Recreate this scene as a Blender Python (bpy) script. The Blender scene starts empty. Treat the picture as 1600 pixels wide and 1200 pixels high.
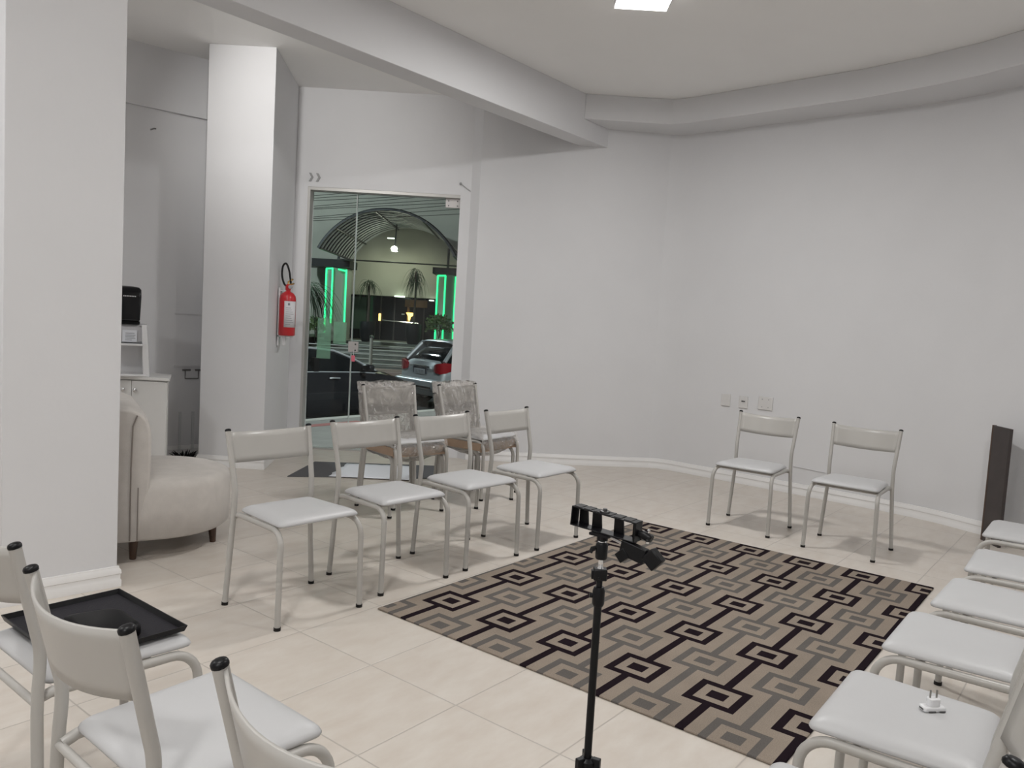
import bpy, bmesh, math, random
from mathutils import Vector, Matrix
random.seed(4)
sc = bpy.context.scene
COL = sc.collection
PI = math.pi
R = math.radians

# ------------------------------------------------------------------ camera
PITCH, ROLL, CH = 0.0779193, 0.0582496, 1.361
cd = bpy.data.cameras.new('camera'); cam = bpy.data.objects.new('camera', cd); COL.objects.link(cam)
fw = Vector((0, math.cos(PITCH), -math.sin(PITCH))); r0 = Vector((1, 0, 0)); u0 = r0.cross(fw)
rt = math.cos(ROLL) * r0 + math.sin(ROLL) * u0; up = -math.sin(ROLL) * r0 + math.cos(ROLL) * u0
M = Matrix((rt, up, -fw)).transposed().to_4x4(); M.translation = Vector((0, 0, CH)); cam.matrix_world = M
cd.sensor_width = 36; cd.lens = 36 * 1225.8 / 1600; cd.clip_start = 0.02; cd.clip_end = 300
sc.camera = cam
sc.view_settings.view_transform = 'Standard'; sc.view_settings.look = 'None'
sc.view_settings.gamma = 1; sc.view_settings.use_curve_mapping = False
sc.view_settings.exposure = 0.0

# ------------------------------------------------------------------ world (night sky) and lights
wd = bpy.data.worlds.new('night'); sc.world = wd; wd.use_nodes = True
wb = wd.node_tree.nodes['Background']; wb.inputs[0].default_value = (0.30, 0.36, 0.42, 1); wb.inputs[1].default_value = 0.03
CEIL = 3.48
def area(name, loc, size, power, col=(1, 0.995, 0.985), spread=180):
    l = bpy.data.lights.new(name, 'AREA'); l.shape = 'SQUARE'; l.size = size; l.energy = power; l.color = col
    l.spread = R(spread)
    o = bpy.data.objects.new(name, l); o.location = loc; COL.objects.link(o); return o
LAMPS = [(0.69, 5.10, 'square white ceiling light panel glowing above the patterned rug', 45),
         (2.15, 2.35, 'square ceiling light panel glowing over the right row of chairs', 30),
         (-0.9, 1.2, 'square ceiling light panel glowing near the camera side of the room', 26),
         (-3.5, 2.2, 'square ceiling light panel glowing left of the square pillar', 34),
         (-0.85, -1.1, 'square ceiling light panel glowing at the rear of the room', 52)]
for i, (x, y, _, p) in enumerate(LAMPS):
    area('ceiling_lamp_light', (x, y, CEIL - 0.056), 0.33, p)
def spot(name, loc, tgt, power, ang, blend, col=(1, 0.98, 0.95), rad=0.05):
    l = bpy.data.lights.new(name, 'SPOT'); l.energy = power; l.spot_size = R(ang); l.spot_blend = blend; l.color = col; l.shadow_soft_size = rad
    o = bpy.data.objects.new(name, l); o.location = loc
    o.rotation_euler = (Vector(tgt) - Vector(loc)).to_track_quat('-Z', 'Y').to_euler(); COL.objects.link(o); return o
SPOT = (-1.93, 4.85, 3.40)
spot('downlight_light', SPOT, (-1.90, 6.85, 2.85), 100, 72, 1.0)
def point(name, loc, power, col, rad=0.1):
    l = bpy.data.lights.new(name, 'POINT'); l.energy = power; l.color = col; l.shadow_soft_size = rad
    o = bpy.data.objects.new(name, l); o.location = loc; COL.objects.link(o); return o
spot('floodlight_light', (-4.62, 29.05, 3.70), (-4.62, 30.6, 1.8), 95, 150, 0.6, (1.0, 1.0, 0.80), 0.12)
point('floodlight_light', (-4.62, 29.1, 3.45), 22, (1.0, 1.0, 0.82), 0.12)
point('unseen_street_light', (2.5, 9.3, 5.0), 1300, (0.93, 0.96, 1.0), 0.25)  # added out of view without a fixture, lights the cars and pavement
point('unseen_street_light', (-9.5, 22.0, 6.5), 1900, (0.80, 0.92, 1.0), 0.25)  # second added lamp, no fixture, brightens the facade across the street
point('foyer_light', (-4.9, 32.2, 1.7), 14, (1.0, 0.62, 0.25), 0.1)

# ------------------------------------------------------------------ materials
def mat(name, col, rough=0.5, metal=0.0, noise=0.0, nscale=8.0, bump=0.0, bscale=60.0, spec=0.5, coat=0.0, emit=None, estr=0.0, sheen=0.0, alpha=None):
    m = bpy.data.materials.new(name); m.use_nodes = True; nt = m.node_tree; b = nt.nodes['Principled BSDF']
    b.inputs['Base Color'].default_value = (*col, 1); b.inputs['Roughness'].default_value = rough; b.inputs['Metallic'].default_value = metal
    b.inputs['Specular IOR Level'].default_value = spec; b.inputs['Coat Weight'].default_value = coat
    b.inputs['Sheen Weight'].default_value = sheen
    if emit: b.inputs['Emission Color'].default_value = (*emit, 1); b.inputs['Emission Strength'].default_value = estr
    tc = nt.nodes.new('ShaderNodeTexCoord')
    if noise:
        n = nt.nodes.new('ShaderNodeTexNoise'); n.inputs['Scale'].default_value = nscale; n.inputs['Detail'].default_value = 4
        nt.links.new(tc.outputs['Object'], n.inputs['Vector'])
        mr = nt.nodes.new('ShaderNodeMapRange'); mr.inputs['From Min'].default_value = 0.3; mr.inputs['From Max'].default_value = 0.7
        mr.inputs['To Min'].default_value = 1 - noise; mr.inputs['To Max'].default_value = 1 + noise
        nt.links.new(n.outputs['Fac'], mr.inputs['Value'])
        vm = nt.nodes.new('ShaderNodeVectorMath'); vm.operation = 'SCALE'; vm.inputs[0].default_value = col
        nt.links.new(mr.outputs['Result'], vm.inputs['Scale']); nt.links.new(vm.outputs['Vector'], b.inputs['Base Color'])
    if bump:
        n2 = nt.nodes.new('ShaderNodeTexNoise'); n2.inputs['Scale'].default_value = bscale; n2.inputs['Detail'].default_value = 3
        nt.links.new(tc.outputs['Object'], n2.inputs['Vector'])
        bp = nt.nodes.new('ShaderNodeBump'); bp.inputs['Strength'].default_value = bump; bp.inputs['Distance'].default_value = 0.004
        nt.links.new(n2.outputs['Fac'], bp.inputs['Height']); nt.links.new(bp.outputs['Normal'], b.inputs['Normal'])
    return m
WALL = mat('wall_paint', (0.70, 0.70, 0.712), 0.6, noise=0.012, nscale=3, bump=0.08, bscale=40, spec=0.25)
CEILM = mat('ceiling_paint', (0.88, 0.875, 0.865), 0.8, noise=0.01, nscale=2, spec=0.2)
BASEB = mat('baseboard_paint', (0.80, 0.79, 0.78), 0.35)
METAL = mat('chair_metal', (0.44, 0.425, 0.40), 0.33, noise=0.01, spec=0.45)
VINYL = mat('seat_vinyl', (0.50, 0.50, 0.505), 0.42, bump=0.05, bscale=300, noise=0.01)
BLACKP = mat('black_plastic', (0.005, 0.005, 0.006), 0.38, spec=0.25)
BLACKR = mat('black_rubber', (0.010, 0.009, 0.009), 0.5, spec=0.25)
CHROME = mat('chrome', (0.75, 0.75, 0.75), 0.15, metal=1)
WHITEP = mat('white_plastic', (0.74, 0.74, 0.75), 0.35)
FABRIC = mat('sofa_fabric', (0.56, 0.525, 0.49), 0.9, noise=0.06, nscale=14, bump=0.35, bscale=420, sheen=0.3, spec=0.2)
PIPING = mat('sofa_piping', (0.22, 0.19, 0.17), 0.9)
WOODD = mat('dark_wood_leg', (0.07, 0.035, 0.02), 0.45, noise=0.2, nscale=20)
CABW = mat('white_laminate', (0.74, 0.735, 0.72), 0.3)
REDP = mat('extinguisher_red', (0.55, 0.012, 0.02), 0.28, coat=0.5)
BRASS = mat('brass', (0.75, 0.5, 0.18), 0.3, metal=1)
PAPER = mat('paper', (0.72, 0.74, 0.78), 0.8, bump=0.5, bscale=12)
DMAT = mat('door_mat_rubber', (0.095, 0.095, 0.10), 0.9, bump=0.6, bscale=300)
CARD = mat('cardboard', (0.40, 0.29, 0.21), 0.85, noise=0.1, nscale=12)
BOARD = mat('dark_board', (0.045, 0.035, 0.033), 0.5, noise=0.15, nscale=10)
PLATEM = mat('outlet_plate', (0.66, 0.65, 0.64), 0.35)
DARKSLOT = mat('dark_slot', (0.08, 0.08, 0.08), 0.5)
GREYSIGN = mat('grey_sign_paint', (0.30, 0.30, 0.30), 0.5)
ALU = mat('door_aluminium', (0.50, 0.49, 0.47), 0.4, metal=0.3)
STEELP = mat('patch_fitting_steel', (0.50, 0.48, 0.47), 0.35, metal=0.4)
PINK = mat('pink_tag', (0.75, 0.16, 0.22), 0.4)
GREYTXT = mat('grey_print', (0.25, 0.26, 0.28), 0.6)
LAMPW = mat('lamp_diffuser', (0.9, 0.9, 0.9), 0.4, emit=(1, 0.98, 0.95), estr=9.0)
LAMPF = mat('lamp_frame', (0.85, 0.85, 0.85), 0.4)

def floor_mat():
    m = bpy.data.materials.new('porcelain_tiles'); m.use_nodes = True; nt = m.node_tree; L = nt.links; b = nt.nodes['Principled BSDF']
    tc = nt.nodes.new('ShaderNodeTexCoord'); mp = nt.nodes.new('ShaderNodeMapping'); mp.vector_type = 'TEXTURE'
    mp.inputs['Location'].default_value = (-0.839, 3.240, 0); mp.inputs['Rotation'].default_value = (0, 0, R(-38.281)); mp.inputs['Scale'].default_value = (0.45, 0.45, 0.45)
    L.new(tc.outputs['Object'], mp.inputs['Vector'])
    fr = nt.nodes.new('ShaderNodeVectorMath'); fr.operation = 'FRACTION'; L.new(mp.outputs[0], fr.inputs[0])
    fl = nt.nodes.new('ShaderNodeVectorMath'); fl.operation = 'FLOOR'; L.new(mp.outputs[0], fl.inputs[0])
    sub = nt.nodes.new('ShaderNodeVectorMath'); sub.operation = 'SUBTRACT'; sub.inputs[1].default_value = (0.5, 0.5, 0.5); L.new(fr.outputs[0], sub.inputs[0])
    ab = nt.nodes.new('ShaderNodeVectorMath'); ab.operation = 'ABSOLUTE'; L.new(sub.outputs[0], ab.inputs[0])
    sx = nt.nodes.new('ShaderNodeSeparateXYZ'); L.new(ab.outputs[0], sx.inputs[0])
    mx = nt.nodes.new('ShaderNodeMath'); mx.operation = 'MAXIMUM'; L.new(sx.outputs[0], mx.inputs[0]); L.new(sx.outputs[1], mx.inputs[1])
    g = nt.nodes.new('ShaderNodeMapRange'); g.inputs['From Min'].default_value = 0.4925; g.inputs['From Max'].default_value = 0.4965; L.new(mx.outputs[0], g.inputs['Value'])
    wn = nt.nodes.new('ShaderNodeTexWhiteNoise'); wn.noise_dimensions = '2D'; L.new(fl.outputs[0], wn.inputs['Vector'])
    # cloudy stone veins, shifted per tile
    ad = nt.nodes.new('ShaderNodeVectorMath'); ad.operation = 'MULTIPLY_ADD'; ad.inputs[1].default_value = (9, 9, 9)
    L.new(wn.outputs['Color'], ad.inputs[0]); L.new(mp.outputs[0], ad.inputs[2])
    st = nt.nodes.new('ShaderNodeMapping'); st.inputs['Scale'].default_value = (2.6, 1.0, 1); L.new(ad.outputs[0], st.inputs['Vector'])
    n = nt.nodes.new('ShaderNodeTexNoise'); n.inputs['Scale'].default_value = 2.2; n.inputs['Detail'].default_value = 6; n.inputs['Roughness'].default_value = 0.6; L.new(st.outputs[0], n.inputs['Vector'])
    cr = nt.nodes.new('ShaderNodeValToRGB'); e = cr.color_ramp.elements
    e[0].position = 0.3; e[0].color = (0.56, 0.50, 0.44, 1); e[1].position = 0.7; e[1].color = (0.63, 0.585, 0.53, 1); L.new(n.outputs['Fac'], cr.inputs[0])
    mi = nt.nodes.new('ShaderNodeMix'); mi.data_type = 'RGBA'; L.new(g.outputs[0], mi.inputs[0]); L.new(cr.outputs[0], mi.inputs[6]); mi.inputs[7].default_value = (0.45, 0.41, 0.37, 1)
    L.new(mi.outputs[2], b.inputs['Base Color']); b.inputs['Roughness'].default_value = 0.32; b.inputs['Specular IOR Level'].default_value = 0.4
    bp = nt.nodes.new('ShaderNodeBump'); bp.inputs['Strength'].default_value = 0.5; bp.inputs['Distance'].default_value = 0.002; bp.invert = True
    L.new(g.outputs[0], bp.inputs['Height']); L.new(bp.outputs[0], b.inputs['Normal'])
    return m
FLOORM = floor_mat()

def rug_mat():
    m = bpy.data.materials.new('woven_rug'); m.use_nodes = True; nt = m.node_tree; L = nt.links; b = nt.nodes['Principled BSDF']
    tc = nt.nodes.new('ShaderNodeTexCoord'); s = nt.nodes.new('ShaderNodeSeparateXYZ'); L.new(tc.outputs['Object'], s.inputs[0])
    def mth(op, a, bb=None, c=None):
        n = nt.nodes.new('ShaderNodeMath'); n.operation = op
        for k, v in enumerate((a, bb, c)):
            if v is None: continue
            if isinstance(v, (int, float)): n.inputs[k].default_value = v
            else: L.new(v, n.inputs[k])
        return n.outputs[0]
    u = mth('DIVIDE', s.outputs[0], 0.51557); v = mth('DIVIDE', s.outputs[1], -0.33978)
    def cell(c, off):   # distance from the nearest cell centre
        return mth('ABSOLUTE', mth('SUBTRACT', mth('FRACT', mth('ADD', c, 100.5 - off)), 0.5))
    def motif(off):
        a = cell(u, off); bq = cell(v, off)
        def box(w, h): return mth('MULTIPLY', mth('LESS_THAN', a, w), mth('LESS_THAN', bq, h))
        ring = mth('SUBTRACT', box(0.194, 0.299), box(0.129, 0.207))
        con = mth('MULTIPLY', mth('LESS_THAN', bq, 0.049), mth('GREATER_THAN', a, 0.19))
        return mth('MINIMUM', mth('ADD', mth('ADD', ring, box(0.060, 0.105)), con), 1.0)
    k = motif(0.0); gq = motif(0.5)
    w = nt.nodes.new('ShaderNodeTexNoise'); w.inputs['Scale'].default_value = 260; w.inputs['Detail'].default_value = 2; L.new(tc.outputs['Object'], w.inputs['Vector'])
    w2 = nt.nodes.new('ShaderNodeTexNoise'); w2.inputs['Scale'].default_value = 5; w2.inputs['Detail'].default_value = 3; L.new(tc.outputs['Object'], w2.inputs['Vector'])
    m1 = nt.nodes.new('ShaderNodeMix'); m1.data_type = 'RGBA'; m1.inputs[6].default_value = (0.262, 0.218, 0.178, 1); m1.inputs[7].default_value = (0.118, 0.108, 0.100, 1); L.new(gq, m1.inputs[0])
    m2 = nt.nodes.new('ShaderNodeMix'); m2.data_type = 'RGBA'; m2.inputs[7].default_value = (0.013, 0.008, 0.011, 1); L.new(k, m2.inputs[0]); L.new(m1.outputs[2], m2.inputs[6])
    sc_ = mth('ADD', mth('MULTIPLY', w.outputs[0], 0.7), mth('MULTIPLY', w2.outputs[0], 0.35)); sc_ = mth('ADD', sc_, 0.48)
    vm = nt.nodes.new('ShaderNodeVectorMath'); vm.operation = 'SCALE'; L.new(m2.outputs[2], vm.inputs[0]); L.new(sc_, vm.inputs['Scale'])
    L.new(vm.outputs[0], b.inputs['Base Color']); b.inputs['Roughness'].default_value = 0.95; b.inputs['Specular IOR Level'].default_value = 0.05
    bp = nt.nodes.new('ShaderNodeBump'); bp.inputs['Strength'].default_value = 0.4; bp.inputs['Distance'].default_value = 0.002; L.new(w.outputs[0], bp.inputs['Height']); L.new(bp.outputs[0], b.inputs['Normal'])
    return m
RUGM = rug_mat()

def thin_glass(name, tint, ior=1.5, rough=0.0, clear=1.0, extra=0.0, bump=0.0):
    m = bpy.data.materials.new(name); m.use_nodes = True; nt = m.node_tree; L = nt.links; nt.nodes.remove(nt.nodes['Principled BSDF'])
    o = nt.nodes['Material Output']; t = nt.nodes.new('ShaderNodeBsdfTransparent'); t.inputs[0].default_value = (*tint, 1)
    gl = nt.nodes.new('ShaderNodeBsdfGlossy'); gl.inputs['Roughness'].default_value = rough; gl.inputs['Color'].default_value = (1, 1, 1, 1)
    f = nt.nodes.new('ShaderNodeFresnel'); f.inputs['IOR'].default_value = ior
    a = nt.nodes.new('ShaderNodeMath'); a.operation = 'ADD'; a.use_clamp = True; a.inputs[1].default_value = extra; L.new(f.outputs[0], a.inputs[0])
    mx = nt.nodes.new('ShaderNodeMixShader'); L.new(a.outputs[0], mx.inputs[0]); L.new(t.outputs[0], mx.inputs[1]); L.new(gl.outputs[0], mx.inputs[2])
    last = mx
    if clear < 1:
        d = nt.nodes.new('ShaderNodeBsdfDiffuse'); d.inputs[0].default_value = (0.84, 0.80, 0.76, 1)
        m2 = nt.nodes.new('ShaderNodeMixShader'); m2.inputs[0].default_value = 1 - clear; L.new(mx.outputs[0], m2.inputs[1]); L.new(d.outputs[0], m2.inputs[2]); last = m2
    if bump:
        tc = nt.nodes.new('ShaderNodeTexCoord'); n = nt.nodes.new('ShaderNodeTexNoise'); n.inputs['Scale'].default_value = 10; n.inputs['Detail'].default_value = 3; n.inputs['Distortion'].default_value = 1.2
        L.new(tc.outputs['Object'], n.inputs['Vector']); bp = nt.nodes.new('ShaderNodeBump'); bp.inputs['Strength'].default_value = bump; bp.inputs['Distance'].default_value = 0.16
        L.new(n.outputs[0], bp.inputs['Height']); L.new(bp.outputs[0], gl.inputs['Normal']); L.new(bp.outputs[0], f.inputs['Normal'])
    L.new(last.outputs[0], o.inputs[0]); return m
DOORGLASS = thin_glass('door_glass', (0.90, 0.93, 0.90), 1.30, extra=0.0)
FILM = thin_glass('plastic_film', (0.985, 0.97, 0.95), 1.45, rough=0.06, clear=0.82, extra=0.01, bump=1.0)
ACRYL = thin_glass('clear_acrylic', (0.93, 0.94, 0.94), 1.35, rough=0.05)
FROST = thin_glass('pale_green_patch', (0.70, 0.92, 0.80), 1.3, rough=0.4, clear=0.72)  # pale green translucent tint with a matte diffuse share
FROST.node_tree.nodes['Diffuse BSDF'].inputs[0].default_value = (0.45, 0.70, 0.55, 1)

# ------------------------------------------------------------------ mesh helpers
class MB:
    def __init__(s): s.v = []; s.f = []
    def add(s, vs, fs):
        n = len(s.v); s.v += [tuple(v) for v in vs]; s.f += [tuple(i + n for i in f) for f in fs]; return s
    def box(s, x0, x1, y0, y1, z0, z1, mtx=None):
        vs = [Vector((x, y, z)) for z in (z0, z1) for x, y in ((x0, y0), (x1, y0), (x1, y1), (x0, y1))]
        if mtx: vs = [mtx @ v for v in vs]
        return s.add(vs, [(3, 2, 1, 0), (4, 5, 6, 7), (0, 1, 5, 4), (1, 2, 6, 5), (2, 3, 7, 6), (3, 0, 4, 7)])
    def prism(s, poly, z0, z1):
        a = sum(poly[i][0] * poly[(i + 1) % len(poly)][1] - poly[(i + 1) % len(poly)][0] * poly[i][1] for i in range(len(poly)))
        if a < 0: poly = poly[::-1]
        n = len(poly); vs = [(x, y, z0) for x, y in poly] + [(x, y, z1) for x, y in poly]
        return s.add(vs, [tuple(range(n))[::-1], tuple(range(n, 2 * n))] + [(i, (i + 1) % n, n + (i + 1) % n, n + i) for i in range(n)])
    def tube(s, path, r, seg=10, flat=1.0, flatdir=(0, 1, 0), cap=True):
        """round (or flattened) tube; r a number or one per point"""
        P = [Vector(p) for p in path]; n = len(P); rr = r if isinstance(r, (list, tuple)) else [r] * n
        vs = []; fd = Vector(flatdir).normalized(); prev = None
        for i, p in enumerate(P):
            t = (P[min(i + 1, n - 1)] - P[max(i - 1, 0)]).normalized()
            if prev is None:
                a = fd - t * fd.dot(t)
                if a.length < 0.1: a = Vector((1, 0, 0)) - t * t.x
                if a.length < 0.1: a = Vector((0, 0, 1)) - t * t.z
            else: a = prev - t * prev.dot(t)
            a.normalize(); b = t.cross(a); prev = a
            for k in range(seg):
                w = 2 * PI * k / seg; vs.append(p + a * (math.cos(w) * rr[i] * flat) + b * (math.sin(w) * rr[i]))
        fs = [(i * seg + k, i * seg + (k + 1) % seg, (i + 1) * seg + (k + 1) % seg, (i + 1) * seg + k) for i in range(n - 1) for k in range(seg)]
        if cap: fs += [tuple(range(seg))[::-1], tuple(range((n - 1) * seg, n * seg))]
        return s.add(vs, fs)
    def lathe(s, prof, c=(0, 0, 0), seg=20, mtx=None, sx=1, sy=1):
        vs = []
        for r_, z in prof:
            for k in range(seg):
                w = 2 * PI * k / seg; v = Vector((r_ * math.cos(w) * sx, r_ * math.sin(w) * sy, z))
                if mtx: v = mtx @ v
                vs.append(v + Vector(c))
        n = len(prof)
        fs = [(i * seg + k, i * seg + (k + 1) % seg, (i + 1) * seg + (k + 1) % seg, (i + 1) * seg + k) for i in range(n - 1) for k in range(seg)]
        fs += [tuple(range(seg))[::-1], tuple(range((n - 1) * seg, n * seg))]
        return s.add(vs, fs)
    def rings(s, rs, cap=True):
        n = len(rs[0]); vs = [v for r_ in rs for v in r_]
        fs = [(i * n + k, i * n + (k + 1) % n, (i + 1) * n + (k + 1) % n, (i + 1) * n + k) for i in range(len(rs) - 1) for k in range(n)]
        if cap: fs += [tuple(range(n))[::-1], tuple(range((len(rs) - 1) * n, len(rs) * n))]
        return s.add(vs, fs)
    def sheet(s, grid):
        h, w = len(grid), len(grid[0]); vs = [v for r_ in grid for v in r_]
        return s.add(vs, [(i * w + j, i * w + j + 1, (i + 1) * w + j + 1, (i + 1) * w + j) for i in range(h - 1) for j in range(w - 1)])
    def build(s, name, m, parent=None, bevel=0, smooth=35, solid=0, segs=2):
        me = bpy.data.meshes.new(name); me.from_pydata(s.v, [], s.f); me.update(); me.materials.append(m)
        bm = bmesh.new(); bm.from_mesh(me)
        if not solid: bmesh.ops.recalc_face_normals(bm, faces=bm.faces)
        bm.to_mesh(me); bm.free()
        if smooth:
            me.polygons.foreach_set('use_smooth', [True] * len(me.polygons)); me.set_sharp_from_angle(angle=R(smooth))
        o = bpy.data.objects.new(name, me); COL.objects.link(o)
        if parent: o.parent = parent
        if solid: md = o.modifiers.new('thickness', 'SOLIDIFY'); md.thickness = solid; md.offset = 0
        if bevel: md = o.modifiers.new('bevel', 'BEVEL'); md.width = bevel; md.segments = segs; md.limit_method = 'ANGLE'
        return o
def tag(o, label=None, cat=None, group=None, kind=None):
    if label: o['label'] = label
    if cat: o['category'] = cat
    if group: o['group'] = group
    if kind: o['kind'] = kind
    return o
def thing(name, label, cat, loc=(0, 0, 0), rz=0.0, group=None):
    o = bpy.data.objects.new(name, None); COL.objects.link(o); o.location = loc; o.rotation_euler = (0, 0, rz); o.empty_display_size = 0.1
    return tag(o, label, cat, group)
def struct(mb, name, m, bevel=0, parent=None):
    o = mb.build(name, m, parent, bevel=bevel)
    if not parent: o['kind'] = 'structure'
    return o
def copy_tree(o, parent=None):
    c = o.copy(); COL.objects.link(c); c.parent = parent
    for ch in list(o.children): copy_tree(ch, c)
    return c
def arc(c, a, b, n):     # quarter-like arc from c+a to c+b
    c, a, b = Vector(c), Vector(a), Vector(b)
    return [c + a * math.cos(PI / 2 * k / n) + b * math.sin(PI / 2 * k / n) for k in range(n + 1)]
def spline(pts, n=6):
    P = [Vector(p) for p in pts]; P = [2 * P[0] - P[1]] + P + [2 * P[-1] - P[-2]]; out = []
    for i in range(1, len(P) - 2):
        for k in range(n):
            t = k / n; a, b, c, d = P[i - 1:i + 3]
            out.append(0.5 * ((2 * b) + (c - a) * t + (2 * a - 5 * b + 4 * c - d) * t * t + (3 * b - 3 * c + d - a) * t ** 3))
    return out + [P[-2]]

# ------------------------------------------------------------------ room shell
def offset(pl, d):    # push a polyline to its left by d
    out = []
    for i, p in enumerate(pl):
        a = Vector(pl[max(i - 1, 0)]); b = Vector(pl[min(i + 1, len(pl) - 1)]); p = Vector(p)
        n1 = (p - a).normalized() if (p - a).length > 1e-6 else (b - p).normalized(); n2 = (b - p).normalized() if (b - p).length > 1e-6 else n1
        t = (n1 + n2).normalized(); n = Vector((-t.y, t.x)); k = 1 / max(0.5, n.dot(Vector((-n1.y, n1.x))))
        out.append(tuple(p + n * d * k))
    return out
def wallpoly(pl, d, z0, z1): return MB().prism(list(pl) + offset(pl, d)[::-1], z0, z1)
LEFT = [(-4.6, -2.5), (-4.6, 5.4835)]
ALC = [(-4.6, 5.4835), (-2.40, 7.3888)]
DW0, DW1 = -2.35, -0.50
W2 = [(-0.415, 7.602), (0.689, 7.660), (1.40, 7.752)]
RW = [(1.40, 7.752), (1.50, 7.742), (1.60, 7.680), (1.94, 7.385), (2.52, 6.868), (3.10, 6.350), (3.26, 6.18), (3.39, 6.00), (3.54, 5.715), (3.655, 5.35), (3.73, 4.9), (3.75, 4.3), (3.75, -2.5)]
struct(MB().prism([(-4.8, -2.7), (4.0, -2.7), (4.0, 8.0), (-0.2, 8.0), (-0.2, 7.86), (-2.4, 7.86), (-4.8, 7.86)], -0.15, 0.0), 'floor', FLOORM)
struct(MB().prism([(-4.8, -2.7), (4.0, -2.7), (4.0, 8.1), (-4.8, 8.1)], CEIL, CEIL + 0.15), 'ceiling', CEILM)
struct(wallpoly(LEFT, 0.15, 0, CEIL), 'wall_left', WALL)
aw = MB(); d0 = offset(ALC, 0.2); aw.prism(ALC + d0[::-1], 0, 2.975); a2 = offset(ALC, -0.035); aw.prism(a2 + d0[::-1], 2.975, CEIL)
struct(aw, 'wall_alcove', WALL)
struct(MB().box(DW0, -2.07, 7.66, 7.86, 0, CEIL).box(-2.07, -0.60, 7.66, 7.86, 2.552, CEIL).box(-0.60, DW1, 7.66, 7.86, 0, CEIL), 'wall_back', WALL)
struct(MB().prism([(DW1, 7.66), (-0.415, 7.602), (-0.30, 7.90), (DW1, 7.90)], 0, CEIL), 'wall_back_edge', WALL)
struct(wallpoly(W2, 0.2, 0, CEIL), 'wall_back_right', WALL)
struct(wallpoly(RW, 0.2, 0, CEIL), 'wall_right', WALL)
struct(MB().box(-4.7, 3.9, -2.65, -2.5, 0, CEIL), 'wall_rear', WALL)
COLM = [(-2.62, 6.567), (-2.07, 6.567), (-2.19, 7.66), (-2.62, 7.66)]
struct(MB().prism(COLM, 0, CEIL), 'wall_column', WALL, bevel=0.004)
PIL = [(-2.165, 3.317), (-1.830, 3.655), (-2.15, 3.975), (-2.485, 3.637)]
struct(MB().prism(PIL, 0, CEIL), 'wall_pillar', WALL, bevel=0.004)
# beam across the ceiling and the soffit that follows the right walls
bd = Vector((0.626, 0.779)); nA = Vector((-1.39, 4.97)); nrm = Vector((-0.779, 0.626))
b0 = nA - bd * 1.75; b1 = nA + bd * 3.52
struct(MB().prism([tuple(b0), tuple(b1), tuple(b1 + nrm * 0.205), tuple(b0 + nrm * 0.205)], 3.08, CEIL), 'trim_1', WALL, bevel=0.004)
SOF = [(0.521, 7.345), (1.326, 7.362), (1.45, 7.29), (2.003, 6.79), (2.588, 6.265), (2.90, 5.90), (3.11, 5.60), (3.245, 5.33), (3.34, 4.9), (3.37, 4.3), (3.37, -2.5)]
struct(MB().prism([(0.521, 7.70)] + SOF + [(3.80, -2.5), (3.80, 5.5), (3.4, 6.2), (1.55, 7.85)], 3.255, CEIL), 'trim_2', WALL, bevel=0.004)

# skirting boards with a moulded profile
PROF = [(0, 0), (0.016, 0), (0.016, 0.030), (0.012, 0.036), (0.012, 0.058), (0.016, 0.062), (0.014, 0.080), (0.008, 0.088), (0.007, 0.096), (0, 0.098)]
def baseboard(name, pl):      # room is on the right-hand side of the polyline
    rs = []
    offs = {d: offset(pl, -d) for d, _ in PROF}
    for i in range(len(pl)): rs.append([(offs[d][i][0], offs[d][i][1], z) for d, z in PROF])
    struct(MB().rings(rs), name, BASEB)
baseboard('baseboard_left', LEFT)
baseboard('baseboard_alcove', [(-4.6, 5.4835), (-2.62, 7.198)])
baseboard('baseboard_column', [(-2.62, 7.19), (-2.62, 6.567), (-2.07, 6.567), (-2.187, 7.63)])
baseboard('baseboard_pillar', [(-2.485, 3.637), (-2.165, 3.317), (-1.830, 3.655), (-2.15, 3.975)])
baseboard('baseboard_back', W2)
baseboard('baseboard_right', [q for q in RW[:9]] + [(3.55, 5.69)])

# ------------------------------------------------------------------ glass door
door = bpy.data.objects.new('door_1', None); COL.objects.link(door); door['kind'] = 'structure'
X0, X1, ZT = -2.07, -0.60, 2.552
MB().box(X0, X1, 7.665, 7.80, ZT - 0.028, ZT).build('door_frame', ALU, door)
MB().box(X0, X0 + 0.026, 7.66, 7.80, 0, ZT - 0.028).build('door_frame', ALU, door)
MB().box(X0 + 0.026, X1, 7.70, 7.80, 0, 0.012).build('door_sill', ALU, door)
XS = -1.605
MB().box(X0 + 0.03, XS - 0.004, 7.765, 7.773, 0.012, ZT - 0.03).build('fixed_pane', DOORGLASS, door)
MB().box(XS + 0.004, X1 - 0.008, 7.735, 7.743, 0.014, ZT - 0.035).build('door_leaf', DOORGLASS, door)
MB().box(XS - 0.005, XS + 0.003, 7.735, 7.770, 0.014, ZT - 0.035).build('edge_seal', mat('clear_edge_seal', (0.42, 0.46, 0.44), 0.25), door)
pf = MB().box(-0.745, X1 - 0.004, 7.722, 7.757, 2.435, 2.525).build('hinge_plate', STEELP, door, bevel=0.003)
sm = MB()
for dx, dz in ((0.03, 0.02), (0.03, 0.065), (0.115, 0.02), (0.115, 0.065)): sm.lathe([(0.006, 0), (0.006, 0.004)], (-0.745 + dx, 7.722, 2.435 + dz), 8, Matrix.Rotation(R(90), 3, 'X').to_4x4())
sm.build('screw', DARKSLOT, pf)
MB().box(-0.745, X1 - 0.004, 7.722, 7.757, 0.014, 0.09).build('hinge_plate', STEELP, door, bevel=0.003)
lk = MB().box(-1.632, -1.535, 7.720, 7.760, 0.98, 1.085).build('lock_plate', STEELP, door, bevel=0.003)
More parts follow.
